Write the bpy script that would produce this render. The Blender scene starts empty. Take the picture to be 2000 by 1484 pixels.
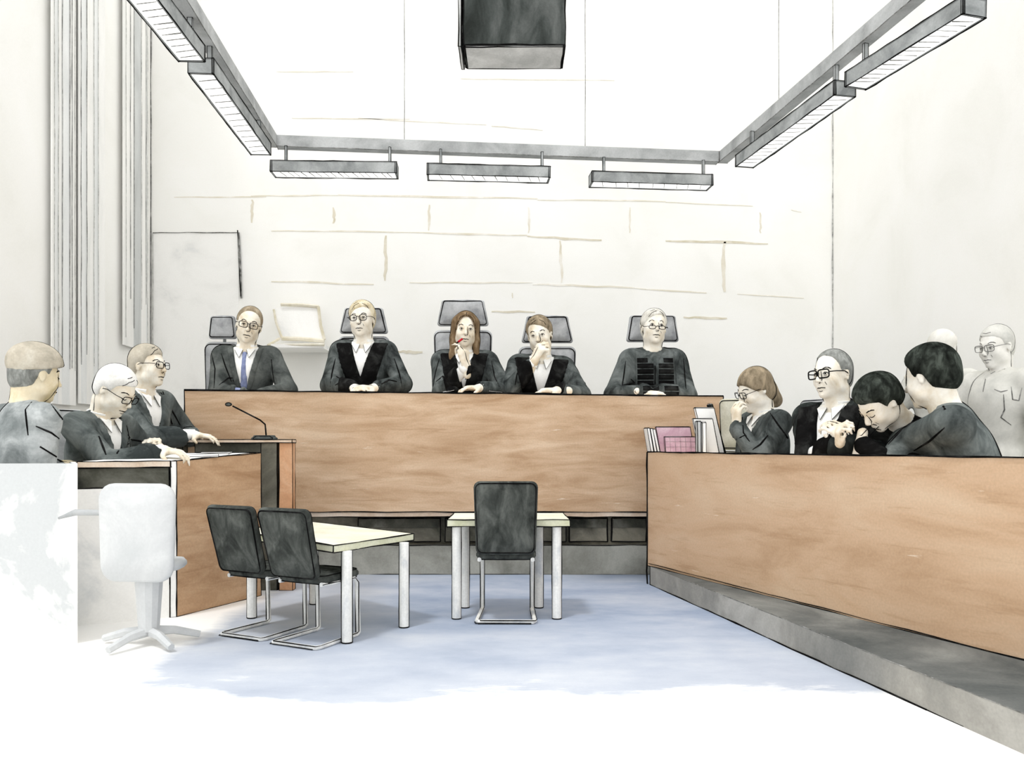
import bpy, math, random
import numpy as np
from mathutils import Vector, Matrix
from mathutils.bvhtree import BVHTree
random.seed(7)
scene = bpy.context.scene
COL = scene.collection
FP, HZ, EYE = 1600.0, 868.0, 1.0        # focal length in pixels, horizon row, eye height

def at(x, y, d):
    return Vector(((x-1000)*d/FP, d, EYE-(y-HZ)*d/FP))
def onfloor(x, y, z=0.0):
    d = FP*(EYE-z)/(y-HZ)
    return Vector(((x-1000)*d/FP, d, z))

# ------------------------------------------------------------------ materials
def lin(c):
    return tuple(((v/255)/12.92 if v/255 <= .04045 else ((v/255+.055)/1.055)**2.4) for v in c)+(1,)
MATS = {}
def wash(name, base, dark=None, light=None, scale=3.0, stretch=(1,1,1), amt=1.0, rough=.95, grain=.0, spec=0.0, pos=(.34,.5,.66), metal=0.0, fleck=None):
    """pigment laid in uneven pools: darker and lighter patches of one colour"""
    m = bpy.data.materials.new(name); m.use_nodes = True
    nt = m.node_tree; N = nt.nodes; L = nt.links
    b = N['Principled BSDF']; b.inputs['Roughness'].default_value = rough
    b.inputs['Specular IOR Level'].default_value = spec
    b.inputs['Metallic'].default_value = metal
    dark = dark or tuple(v*.8 for v in base); light = light or tuple(min(255, v*1.12) for v in base)
    tc = N.new('ShaderNodeTexCoord'); mp = N.new('ShaderNodeMapping'); mp.inputs['Scale'].default_value = stretch
    L.new(tc.outputs['Object'], mp.inputs['Vector'])
    n = N.new('ShaderNodeTexNoise'); n.inputs['Scale'].default_value = scale; n.inputs['Detail'].default_value = 7
    n.inputs['Roughness'].default_value = .62; n.inputs['Distortion'].default_value = .5
    L.new(mp.outputs[0], n.inputs['Vector'])
    r = N.new('ShaderNodeValToRGB'); e = r.color_ramp.elements
    e[0].position = pos[0]; e[0].color = lin(dark); e[1].position = pos[2]; e[1].color = lin(light)
    k = e.new(pos[1]); k.color = lin(base)
    L.new(n.outputs['Fac'], r.inputs['Fac'])
    colour = r.outputs['Color']
    if fleck:
        # dry brush streaks: brown ones and bare paper ones, along the boards
        for sc_, st_, lo_, hi_, col_, fc_ in ((2.4, (.8,.8,9), .55, .72, fleck[0], .55), (3.2, (.9,.9,11), .67, .70, fleck[1], .75)):
            m3 = N.new('ShaderNodeMapping'); m3.inputs['Scale'].default_value = st_; m3.inputs['Location'].default_value = (sc_, 3, 1); L.new(tc.outputs['Object'], m3.inputs['Vector'])
            n3 = N.new('ShaderNodeTexNoise'); n3.inputs['Scale'].default_value = sc_; n3.inputs['Detail'].default_value = 8; n3.inputs['Roughness'].default_value = .68; L.new(m3.outputs[0], n3.inputs['Vector'])
            r3 = N.new('ShaderNodeMapRange'); r3.inputs['From Min'].default_value = lo_; r3.inputs['From Max'].default_value = hi_; r3.inputs['To Max'].default_value = fc_; L.new(n3.outputs['Fac'], r3.inputs['Value'])
            x3 = N.new('ShaderNodeMix'); x3.data_type = 'RGBA'; L.new(r3.outputs[0], x3.inputs['Factor']); L.new(colour, x3.inputs['A']); x3.inputs['B'].default_value = lin(col_); colour = x3.outputs['Result']
    # paper grain
    g = N.new('ShaderNodeTexNoise'); g.inputs['Scale'].default_value = 85; g.inputs['Detail'].default_value = 3
    L.new(tc.outputs['Object'], g.inputs['Vector'])
    mr = N.new('ShaderNodeMapRange'); mr.inputs['From Min'].default_value = .3; mr.inputs['From Max'].default_value = .7
    mr.inputs['To Min'].default_value = 1-.07*amt-grain; mr.inputs['To Max'].default_value = 1+.05*amt+grain
    L.new(g.outputs['Fac'], mr.inputs['Value'])
    mx = N.new('ShaderNodeMix'); mx.data_type = 'RGBA'; mx.blend_type = 'MULTIPLY'; mx.inputs['Factor'].default_value = 1
    L.new(colour, mx.inputs['A']); L.new(mr.outputs[0], mx.inputs['B'])
    L.new(mx.outputs['Result'], b.inputs['Base Color'])
    MATS[name] = m
    return m
INK = wash('ink', (22,22,22), (12,12,12), (45,45,45), 8)
PENCIL = wash('pencil', (125,125,122), (90,90,88), (170,170,168), 20)
PENCIL2 = wash('pale_pencil', (188,188,184), (150,150,148), (215,215,212), 20)
WALL = wash('wall_paper_white', (252,251,247), (248,247,242), (255,254,251), 1.2, amt=.25)
BEIGE = wash('beige_joint', (232,226,212), (222,215,197), (246,243,236), 3, amt=.3)
BEIGE2 = wash('beige_stroke', (224,217,200), (212,204,180), (234,229,214), 6, amt=.3)
WOODX = wash('wood_wash', (205,175,145), (180,147,115), (222,196,168), 1.6, (1.0,1.0,5.5), pos=(.30,.5,.68), fleck=((168,134,102), (240,226,208)))
WOODR = wash('wood_wash_warm', (202,171,141), (176,143,111), (212,186,158), 1.1, (1.0,1.0,3.4), pos=(.26,.48,.70), fleck=((166,132,100), (232,214,194)))
WOODL = wash('wood_wash_left', (194,160,128), (170,134,102), (210,178,146), 2.2, (1,1,3.5), pos=(.3,.5,.7), fleck=((158,122,90), (226,206,184)))
WOODO = wash('wood_wash_orange', (208,160,124), (190,142,104), (224,184,150), 3)
RAIL = wash('pale_wood_rail', (226,206,186), (208,184,160), (238,224,208), 4)
TABLE = wash('table_cream', (229,226,208), (216,212,190), (238,236,222), 3)
TABLEG = wash('table_green_edge', (212,213,186), (196,198,164), (226,227,204), 4)
GREY = wash('grey_plinth', (152,152,144), (120,120,112), (180,180,172), 2.2)
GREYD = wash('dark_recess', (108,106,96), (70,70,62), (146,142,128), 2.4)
PLATSHADE = wash('platform_shade', (112,114,112), (78,82,82), (150,152,148), 1.6, (1,1,1), pos=(.3,.5,.7))  # platform top, with the shadow band below the bench put into its colour
RISER = wash('platform_riser', (158,156,150), (132,132,128), (188,186,180), 1.8)
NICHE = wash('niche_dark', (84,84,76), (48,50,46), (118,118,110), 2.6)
WHITEP = wash('white_panel', (246,245,242), (214,216,217), (253,252,249), 1.6, amt=.4, pos=(.30,.44,.55))
CHAIRB = wash('chair_black_fabric', (70,73,70), (44,47,45), (98,101,97), 7, (1.6,1.6,.8))
CHROME = wash('chrome_white', (236,236,232), (196,200,204), (246,246,243), 7, (1,1,.5))
SEATG = wash('seat_grey', (174,176,178), (144,146,149), (192,194,196), 6)
SEATP = wash('seat_pale_grey', (196,199,200), (176,180,182), (214,216,216), 6)
SEATB = wash('seat_beige_grey', (204,202,186), (192,190,172), (216,214,200), 6)
ROBE = wash('robe_grey_black', (76,81,80), (40,43,43), (108,113,112), 6.5, (1,1,.7), pos=(.36,.5,.64))
ROBED = wash('robe_dark', (46,50,49), (26,28,28), (78,84,82), 7, (1,1,.7), pos=(.40,.54,.70))
SATIN = wash('satin_black', (24,24,24), (16,16,16), (48,49,48), 8, rough=.8)
SUIT = wash('suit_grey', (84,88,86), (58,62,61), (108,112,109), 6.5)
SUITB = wash('suit_slate', (92,98,97), (56,61,61), (122,128,126), 4.5, pos=(.36,.5,.62))
COATP = wash('coat_pale_grey', (150,155,155), (116,122,122), (188,192,192), 6)
SHIRT = wash('shirt_white', (246,246,243), (232,233,232), (252,252,250), 6, amt=.5)
GSHIRT = wash('shirt_grey', (172,174,174), (150,152,152), (196,198,198), 6)
TIE = wash('tie_blue', (132,142,178), (112,120,158), (160,168,200), 9)
WHITEB = wash('barrier_white', (250,249,246), (204,207,208), (254,253,250), 1.3, amt=.4, pos=(.43,.50,.60))
SKIN = wash('skin_pale', (234,223,203), (212,193,162), (244,239,226), 7, amt=.5, pos=(.32,.47,.6))
SKINW = wash('skin_white', (239,231,215), (221,207,182), (247,243,233), 7, amt=.5, pos=(.32,.46,.58))
SKINY = wash('skin_ochre', (226,212,182), (206,190,146), (234,224,200), 6, amt=.5)
GHOST = wash('ghost_grey', (240,238,231), (226,224,216), (248,246,241), 5, amt=.5)
GHOSTD = wash('ghost_grey_dark', (216,215,208), (198,198,192), (230,229,223), 5, amt=.5)
H_BROWN = wash('hair_brown', (122,102,78), (92,74,54), (150,130,104), 14, (2,2,.7))
H_BLOND = wash('hair_blond', (218,206,176), (188,172,138), (234,226,204), 14, (2,2,.7))
H_GREYB = wash('hair_grey_brown', (160,146,124), (132,120,100), (190,178,156), 14, (2,2,.7))
H_BLACK = wash('hair_black', (44,48,44), (22,24,22), (76,82,76), 10, (2,2,1))
H_SILVER = wash('hair_silver', (218,215,206), (190,186,176), (236,234,228), 14, (2,2,.7))
H_GREY = wash('hair_grey', (140,142,138), (108,110,106), (170,172,168), 12, (2,2,1))
H_WHITE = wash('hair_white', (240,239,235), (222,221,216), (248,247,244), 12)
H_MID = wash('hair_mid_brown', (142,129,108), (108,97,80), (168,152,128), 14, (2,2,.7))
H_TAN = wash('cap_taupe', (190,182,166), (168,162,148), (206,200,186), 8)
TRACK = wash('track_grey', (178,180,180), (152,154,154), (198,200,200), 3)
LAMPG = wash('lamp_grey', (160,163,163), (130,134,134), (184,187,187), 4)
LOUVRE = wash('lamp_louvre', (250,250,247), (242,242,239), (253,253,250), 3, amt=.3)
LOUVRE.node_tree.nodes['Principled BSDF'].inputs['Emission Color'].default_value = (1,1,.98,1); LOUVRE.node_tree.nodes['Principled BSDF'].inputs['Emission Strength'].default_value = 1.2
SPKD = wash('box_dark', (66,70,68), (42,45,43), (96,99,97), 4, (1.5,1.5,.5))
SPKL = wash('box_mid_grey', (196,197,195), (172,174,172), (214,215,213), 4)
CURT = wash('curtain_wash', (236,237,236), (226,228,227), (244,245,244), 3, (2,2,.3), amt=.4)
CURTW = wash('curtain_white', (247,246,243), (238,238,235), (252,251,248), 3, (2,2,.3), amt=.3)
CURTD = wash('column_grey', (208,210,209), (194,196,195), (222,224,223), 3, (2,2,.3), amt=.4)
PINK = wash('pink_cover', (214,180,194), (196,158,176), (226,200,210), 8)
PAPER = wash('paper_white', (250,250,248), (240,240,239), (253,253,251), 6, amt=.3)
RED = wash('red_pen', (176,24,40), (140,16,28), (206,50,60), 9)

def floor_mat():
    m = bpy.data.materials.new('floor_blue_wash'); m.use_nodes = True
    nt = m.node_tree; N = nt.nodes; L = nt.links
    b = N['Principled BSDF']; b.inputs['Roughness'].default_value = .95; b.inputs['Specular IOR Level'].default_value = 0
    tc = N.new('ShaderNodeTexCoord'); sx = N.new('ShaderNodeSeparateXYZ'); L.new(tc.outputs['Object'], sx.inputs[0])
    def math_(op, a, b_=None, c=None):
        n = N.new('ShaderNodeMath'); n.operation = op
        for i, v in enumerate((a, b_, c)):
            if v is None: continue
            if isinstance(v, (int, float)): n.inputs[i].default_value = v
            else: L.new(v, n.inputs[i])
        return n.outputs[0]
    def noise(s, d=6, st=(1,1,1)):
        mp = N.new('ShaderNodeMapping'); mp.inputs['Scale'].default_value = st; L.new(tc.outputs['Object'], mp.inputs[0])
        n = N.new('ShaderNodeTexNoise'); n.inputs['Scale'].default_value = s; n.inputs['Detail'].default_value = d
        n.inputs['Roughness'].default_value = .65; L.new(mp.outputs[0], n.inputs['Vector']); return n.outputs['Fac']
    n1 = noise(1.3, 9, (.6,1.6,1)); n2 = noise(2.2, 7, (.6,1,1))
    # the carpet colour stops in a ragged front edge across the hall and at the left desk
    e1 = math_('ADD', math_('SUBTRACT', sx.outputs['Y'], 3.25), math_('MULTIPLY', math_('SUBTRACT', n1, .5), 1.5))
    e2 = math_('ADD', math_('ADD', sx.outputs['X'], 1.66), math_('MULTIPLY', math_('SUBTRACT', n1, .5), .5))
    k = math_('MINIMUM', e1, math_('MULTIPLY', e2, 1.3))
    mr = N.new('ShaderNodeMapRange'); mr.inputs['From Min'].default_value = -.03; mr.inputs['From Max'].default_value = .14; L.new(k, mr.inputs['Value'])
    mrb = N.new('ShaderNodeMapRange'); mrb.inputs['From Min'].default_value = .0; mrb.inputs['From Max'].default_value = 1.5; mrb.inputs['To Min'].default_value = .7; L.new(k, mrb.inputs['Value'])
    fac = math_('MULTIPLY', mr.outputs[0], mrb.outputs[0])
    r = N.new('ShaderNodeValToRGB'); e = r.color_ramp.elements
    e[0].position = .3; e[0].color = lin((142,156,180)); e[1].position = .7; e[1].color = lin((188,195,207)); q = e.new(.5); q.color = lin((165,176,195))
    L.new(n2, r.inputs['Fac'])
    mx = N.new('ShaderNodeMix'); mx.data_type = 'RGBA'; L.new(fac, mx.inputs['Factor']); mx.inputs['A'].default_value = lin((253,252,249)); L.new(r.outputs['Color'], mx.inputs['B'])
    g = noise(85, 3)
    gr = N.new('ShaderNodeMapRange'); gr.inputs['From Min'].default_value = .3; gr.inputs['From Max'].default_value = .7; gr.inputs['To Min'].default_value = .975; gr.inputs['To Max'].default_value = 1.01; L.new(g, gr.inputs['Value'])
    m2 = N.new('ShaderNodeMix'); m2.data_type = 'RGBA'; m2.blend_type = 'MULTIPLY'; m2.inputs['Factor'].default_value = 1
    L.new(mx.outputs['Result'], m2.inputs['A']); L.new(gr.outputs[0], m2.inputs['B']); L.new(m2.outputs['Result'], b.inputs['Base Color'])
    return m
FLOORM = floor_mat()

# ------------------------------------------------------------------ mesh builder
class MB:
    def __init__(s): s.v = []; s.f = []; s.m = []; s.mats = []
    def mi(s, mat):
        if mat not in s.mats: s.mats.append(mat)
        return s.mats.index(mat)
    def raw(s, vs, fs, mat):
        o = len(s.v); k = s.mi(mat)
        s.v.extend([tuple(p) for p in vs]); s.f.extend([tuple(i+o for i in f) for f in fs]); s.m.extend([k]*len(fs))
        return s
    def tube(s, pts, r, mat, sides=6, closed=False):
        pts = [Vector(p) for p in pts]; n = len(pts)
        if n < 2: return s
        rs = r if isinstance(r, (list, tuple)) else [r]*n
        vs = []; fs = []; prev = None
        for i, p in enumerate(pts):
            if closed: t = pts[(i+1) % n]-pts[i-1]
            else: t = pts[min(i+1, n-1)]-pts[max(i-1, 0)]
            if t.length < 1e-9: t = Vector((0,0,1))
            t.normalize()
            if prev is None:
                u = t.orthogonal().normalized()
            else:
                u = prev-t*prev.dot(t)
                u = t.orthogonal() if u.length < 1e-6 else u
                u.normalize()
            prev = u; w = t.cross(u)
            for k in range(sides):
                a = 2*math.pi*k/sides
                vs.append(p+(u*math.cos(a)+w*math.sin(a))*rs[i])
        m = n if closed else n-1
        for i in range(m):
            j = (i+1) % n
            for k in range(sides):
                l = (k+1) % sides
                fs.append((i*sides+k, i*sides+l, j*sides+l, j*sides+k))
        if not closed:
            fs.append(tuple(range(sides))[::-1]); fs.append(tuple((n-1)*sides+k for k in range(sides)))
        return s.raw(vs, fs, mat)
    def ink(s, pts, r=.004, mat=None, wob=1.0, closed=False):
        """a pen line: slightly wavering, swelling and thinning along its run"""
        mat = mat or INK
        pts = [Vector(p) for p in pts]; out = []; rr = []
        seq = pts+[pts[0]] if closed else pts
        ph = random.random()*6
        tot = 0
        for a, b in zip(seq, seq[1:]):
            L = (b-a).length; n = max(1, min(24, int(L/.09)))
            for i in range(n):
                p = a.lerp(b, i/n); tot += L/n
                j = 0 if len(pts) > 2 and n == 1 else r*.55*wob
                out.append(p+Vector([random.uniform(-j, j) for _ in range(3)]))
                rr.append(r*(.8+.35*math.sin(tot*9+ph)*.6+random.uniform(-.12, .12)))
        out.append(seq[-1]); rr.append(r*.7)
        return s.tube(out, rr, mat, 5)
    def hexa(s, p, mat, ink=0, mats=None, inkmat=None, skip=()):
        """p = bottom four (ccw) + top four"""
        fs = [(3,2,1,0), (4,5,6,7), (0,1,5,4), (1,2,6,5), (2,3,7,6), (3,0,4,7)]
        if mats:
            for k, f in enumerate(fs): s.raw([p[i] for i in f], [(0,1,2,3)], mats.get(k, mat))
        else: s.raw(p, fs, mat)
        if ink:
            for k, (a, b) in enumerate([(0,1),(1,2),(2,3),(3,0),(4,5),(5,6),(6,7),(7,4),(0,4),(1,5),(2,6),(3,7)]):
                if k in skip: continue
                s.ink([p[a], p[b]], ink, inkmat)
        return s
    def box(s, x0, x1, y0, y1, z0, z1, mat, ink=0, M=None, **kw):
        p = [Vector(q) for q in ((x0,y0,z0),(x1,y0,z0),(x1,y1,z0),(x0,y1,z0),(x0,y0,z1),(x1,y0,z1),(x1,y1,z1),(x0,y1,z1))]
        if M: p = [M @ q for q in p]
        return s.hexa(p, mat, ink, **kw)
    def prism(s, poly, z0, z1, mat, ink=0, top=None):
        n = len(poly); b = [Vector((x,y,z0)) for x, y in poly]; t = [Vector((x,y,z1)) for x, y in poly]
        s.raw(b, [tuple(range(n))[::-1]], mat); s.raw(t, [tuple(range(n))], top or mat)
        s.raw(b+t, [(i, (i+1) % n, n+(i+1) % n, n+i) for i in range(n)], mat)
        if ink:
            s.ink(b, ink, closed=True); s.ink(t, ink, closed=True)
            for i in range(n): s.ink([b[i], t[i]], ink)
        return s
    def pad(s, outline, th, M, mat, ink=0, bulge=.0, bend=None, inkmat=None, back=True):
        """cushion-like slab: outline in local x,z; thickness along y; rounded rims"""
        n = len(outline); c = Vector((sum(p[0] for p in outline)/n, sum(p[1] for p in outline)/n))
        rings = []
        e = th*.35
        mx = max((Vector(p)-c).length for p in outline)
        lv = [(-th/2-bulge, .0), (-th/2-bulge*.8, .5), (-th/2, .94), (-th/2+e, 1.0), (th/2-e, 1.0), (th/2, .94), (th/2+bulge*.8, .5), (th/2+bulge, .0)]
        vs = []
        for y, k in lv[1:-1]:
            for px, pz in outline:
                q = c+(Vector((px, pz))-c)*k
                if k == .94:
                    d = (Vector((px, pz))-c); q = c+d*(1-min(.5, e/d.length)*.9)
                v = Vector((q.x, y, q.y))
                if bend: v = bend(v)
                vs.append(M @ v)
        R = len(lv)-2
        fs = [(r*n+i, r*n+(i+1) % n, (r+1)*n+(i+1) % n, (r+1)*n+i) for r in range(R-1) for i in range(n)]
        for y in (lv[0][0], lv[-1][0]):
            v = Vector((c.x, y, c.y)); v = bend(v) if bend else v
            vs.append(M @ v)
        a, b = len(vs)-2, len(vs)-1
        fs += [(a, (i+1) % n, i) for i in range(n)]+[(b, (R-1)*n+i, (R-1)*n+(i+1) % n) for i in range(n)]
        s.raw(vs, fs, mat)
        if ink:
            for r in ((1, 4) if back else (1,)):
                s.ink([vs[r*n+i] for i in range(n)], ink, inkmat, wob=.3, closed=True)
        return s
    def ball(s, c, r, mat, M=None, nu=14, nv=9):
        r = r if isinstance(r, (tuple, list)) else (r, r, r)
        vs = []; fs = []
        for j in range(nv+1):
            t = math.pi*j/nv
            for i in range(nu):
                a = 2*math.pi*i/nu
                p = Vector((r[0]*math.sin(t)*math.cos(a), r[1]*math.sin(t)*math.sin(a), r[2]*math.cos(t)))
                if M: p = M @ p
                vs.append(Vector(c)+p)
        for j in range(nv):
            for i in range(nu):
                fs.append((j*nu+i, (j+1)*nu+i, (j+1)*nu+(i+1) % nu, j*nu+(i+1) % nu))
        return s.raw(vs, fs, mat)
    def build(s, name, parent=None, smooth=False, origin=None):
        me = bpy.data.meshes.new(name)
        v = s.v
        if origin is not None: v = [(p[0]-origin[0], p[1]-origin[1], p[2]-origin[2]) for p in v]
        me.from_pydata(v, [], s.f)
        for m in s.mats: me.materials.append(m)
        me.polygons.foreach_set('material_index', s.m)
        if smooth: me.polygons.foreach_set('use_smooth', [True]*len(s.f))
        me.update()
        o = bpy.data.objects.new(name, me); COL.objects.link(o)
        if origin is not None: o.location = origin
        if parent: o.parent = parent
        return o
def rrect(w0, w1, z0, z1, r, n=5, topcurve=0.0):
    """rounded trapezoid outline: half width w0 at bottom z0, w1 at top z1"""
    P = []
    for cx, cz, a0, sgn in ((w0-r, z0+r, -90, 1), (w1-r, z1-r, 0, 1), (-(w1-r), z1-r, 90, 1), (-(w0-r), z0+r, 180, 1)):
        for i in range(n+1):
            a = math.radians(a0+90*i/n); P.append((cx+r*math.cos(a), cz+r*math.sin(a)+(topcurve*(1-(cx/w1)**2) if cz > (z0+z1)/2 else 0)))
        if topcurve and a0 == 0:
            for t in (.5, 0, -.5): P.append(((w1-r)*t, z1+topcurve*(1-t*t)))
    return P
def tag(o, label=None, cat=None, group=None, kind=None):
    if label: o['label'] = label
    if cat: o['category'] = cat
    if group: o['group'] = group
    if kind: o['kind'] = kind
    return o
def thing(name, label, cat, loc=(0,0,0), rotz=0, group=None):
    o = bpy.data.objects.new(name, None); COL.objects.link(o); o.empty_display_size = .1
    o.location = loc; o.rotation_euler = (0,0,rotz)
    return tag(o, label, cat, group)
def copy_tree(o, loc=None, rotz=None, label=None, parent=None, scale=None):
    c = o.copy(); COL.objects.link(c); c.parent = parent
    if loc is not None: c.location = loc
    if rotz is not None: c.rotation_euler = (0,0,rotz)
    if scale: c.scale = (scale,)*3
    if label: c['label'] = label
    for ch in list(KIDS.get(o.name, [])) or [k for k in o.children]: copy_tree(ch, parent=c)
    return c
KIDS = {}
WORLD, SUN, EXPO = 1.35, 1.1, 0.0
# ------------------------------------------------------------------ the hall
YB = 9.0; XR = 627*YB/FP; XL = -3.97
def joint(mb, x0, y0, x1, y1, w, mat):
    """a mortar joint of the block wall, standing 3 mm proud"""
    a = at(x0, y0, YB); b = at(x1, y1, YB); n = 8; hw = w*YB/FP/2
    vertical = abs(x1-x0) < abs(y1-y0)
    up = []; lo = []
    for i in range(n+1):
        t = i/n; p = a.lerp(b, t); j = random.uniform(-.3, .3)*hw*1.6; k = hw*(.55+.45*math.sin(t*math.pi))*random.uniform(.7, 1.1)
        if vertical: up.append((p.x-k+j, p.z)); lo.append((p.x+k+j, p.z))
        else: up.append((p.x, p.z+k+j)); lo.append((p.x, p.z-k+j))
    for i in range(n):
        q = [up[i], up[i+1], lo[i+1], lo[i]]
        mb.raw([(x, YB-.003, z) for x, z in q]+[(x, YB+.002, z) for x, z in q], [(0,1,2,3), (0,4,5,1), (1,5,6,2), (2,6,7,3), (3,7,4,0)], mat)
mb = MB(); mb.box(XL-.1, XR+.1, YB, YB+.12, 0, 8, WALL)
for a in [(340,385,520,384,3),(490,383,660,381,3),(660,381,1050,388,4),(1050,390,1300,393,3),(1300,395,1470,402,2),(1545,410,1565,414,2),
          (530,451,800,453,3),(800,453,1030,460,4),(1030,461,1175,470,5),(1300,470,1500,476,5),
          (530,549,730,556,4),(800,552,1040,552,3),(1040,555,1240,562,4),(1240,563,1380,572,3),(1440,574,1570,582,2),
          (570,231,800,233,2),(700,231,950,244,2),(960,246,1060,254,2),(900,154,1200,157,2),
          (775,686,825,688,6),(960,608,1045,609,5),(1335,620,1420,622,5),(540,140,690,140,2)]:
    joint(mb, *a, BEIGE if a[4] < 5 else BEIGE2)
for a in [(493,390,493,435,6),(652,405,652,436,6),(838,400,838,450,5),(1033,405,1033,455,5),(1230,405,1230,455,4),(1485,415,1485,455,4),
          (754,460,752,548,7),(1095,470,1097,552,6),(1414,472,1414,570,8),(1000,572,1001,582,3)]:
    joint(mb, *a, BEIGE2 if a[0] in (652,754) else BEIGE)
tag(mb.build('wall_back'), kind='structure')
mb = MB(); mb.box(XR, XR+.12, 4.7, YB, 0, 8, WALL); mb.ink([(XR-.004, YB-.004, 2.07), (XR-.004, YB-.004, 4.9)], .010, PENCIL2); mb.ink([(XR-.004, YB-.004, 4.9), (XR-.004, YB-.004, 7.9)], .006, PENCIL2)
tag(mb.build('wall_right'), kind='structure')
mb = MB(); mb.box(XL-.12, XL, 4.9, YB, 0, 8, WALL)
mb.ink([(XL+.004, YB-.006, 2.1), (XL+.004, YB-.006, 7.9)], .007, PENCIL)
tag(mb.build('wall_left'), kind='structure')
mb = MB(); mb.box(-4.1, 3.7, -.5, 9.1, -.08, 0, FLOORM); o = mb.build('floor'); tag(o, kind='structure')
# door in the back wall, top left
dr = thing('door_1', None, None, (0,0,0)); dr['kind'] = 'structure'
a = at(300, 455, YB); b = at(467, 455, YB)
mb = MB(); mb.box(a.x, b.x, YB-.012, YB, .0, a.z, WHITEP); mb.build('door_leaf', dr)
mb = MB(); mb.ink([(a.x, YB-.02, a.z), (b.x, YB-.02, a.z)], .006, PENCIL); 
mb.tube([(b.x, YB-.02, a.z), (b.x+.012, YB-.02, a.z-.3), (b.x+.03, YB-.02, at(0,583,YB).z)], [.012,.016,.012], PENCIL, 6)
mb.ink([(b.x-.006, YB-.03, a.z+.02), (b.x+.03, YB-.03, at(0,580,YB).z)], .007, INK)
mb.ink([(a.x, YB-.02, 0), (a.x, YB-.02, a.z)], .005, PENCIL2); mb.build('door_frame', dr)

# curtains hanging along the left wall
def curtain(px0, px1, label, stripes, ybot, ytop=-60):
    d0 = -(XL+.05)*FP/(1000-px0); d1 = -(XL+.05)*FP/(1000-px1)
    X = XL+.05; mb = MB(); n = 60; th = .012
    zb = EYE+(HZ-ybot)*((d0+d1)/2)/FP; zt = 7.4
    prof = []
    for i in range(n+1):
        t = i/n; prof.append((X+.008*math.sin(t*math.pi*2*len(stripes)*.5+1), d0+(d1-d0)*t))
    for i in range(n):
        t = (i+.5)/n; px = px0+(px1-px0)*t
        mat = CURTW
        for s0, s1, k in stripes:
            if s0 <= px < s1: mat = k
        (x0, y0), (x1, y1) = prof[i], prof[i+1]
        mb.raw([(x0,y0,zb),(x1,y1,zb),(x1,y1,zt),(x0,y0,zt),(x0-th,y0,zb),(x1-th,y1,zb),(x1-th,y1,zt),(x0-th,y0,zt)],
               [(0,1,2,3),(7,6,5,4),(0,4,5,1),(3,2,6,7)]+([(0,3,7,4)] if i == 0 else [])+([(1,5,6,2)] if i == n-1 else []), mat)
    for s0, s1, k in stripes:
        for q in (s0, s1):
            t = min(1, max(0, (q-px0)/(px1-px0))); x, y = prof[int(t*n)]
            mb.ink([(x+.006, y, zb+random.uniform(0, .5)), (x+.006, y, zt-random.uniform(0,.3))], .0034, PENCIL if random.random() < .6 else PENCIL2)
    o = mb.build('curtain', smooth=False, origin=(X, (d0+d1)/2, zb))
    return tag(o, label, 'curtain', 'curtains along the left wall')
curtain(100, 150, 'leftmost pale grey curtain on the left wall, widest folds', [(104,114,CURT),(122,134,CURT),(138,146,CURTW)], 790)
curtain(153, 204, 'middle grey striped curtain on the left wall', [(156,168,CURT),(184,192,CURT)], 790)
curtain(240, 292, 'darkest narrow curtain in the left back corner', [(244,254,CURTW),(262,274,CURTD),(284,288,CURT)], 680)

# ------------------------------------------------------------------ track and lamps
ZT = 3.65
def track(p0, p1, label):
    d = (p1-p0).normalized(); n = Vector((-d.y, d.x, 0)); w = .045
    mb = MB(); q = [p0-n*w, p1-n*w, p1+n*w, p0+n*w]
    mb.hexa([Vector((v.x,v.y,ZT)) for v in q]+[Vector((v.x,v.y,ZT+.10)) for v in q], TRACK, .004, inkmat=PENCIL, skip=(0,2,4,5,6,7))
    mb.ink([q[0]-Vector((0,0,0)), q[1]], .0035, PENCIL)
    return tag(mb.build('lighting_track', origin=(p0+p1)/2), label, 'lighting track', 'suspended lighting tracks')
TL0 = Vector((-1.93, 4.0, ZT)); TL1 = Vector((-2.135, 7.3, ZT)); TR1 = Vector((1.985, 7.72, ZT)); TR0 = Vector((2.56, 4.0, ZT))
track(TL0, TL1, 'left arm of the suspended grey lighting track, running towards the viewer')
track(TL1+Vector((.04,.02,0)), TR1-Vector((.05,0,0)), 'back arm of the suspended grey lighting track, along the judges wall')
track(TR1, TR0, 'right arm of the suspended grey lighting track, running towards the viewer')
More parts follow.
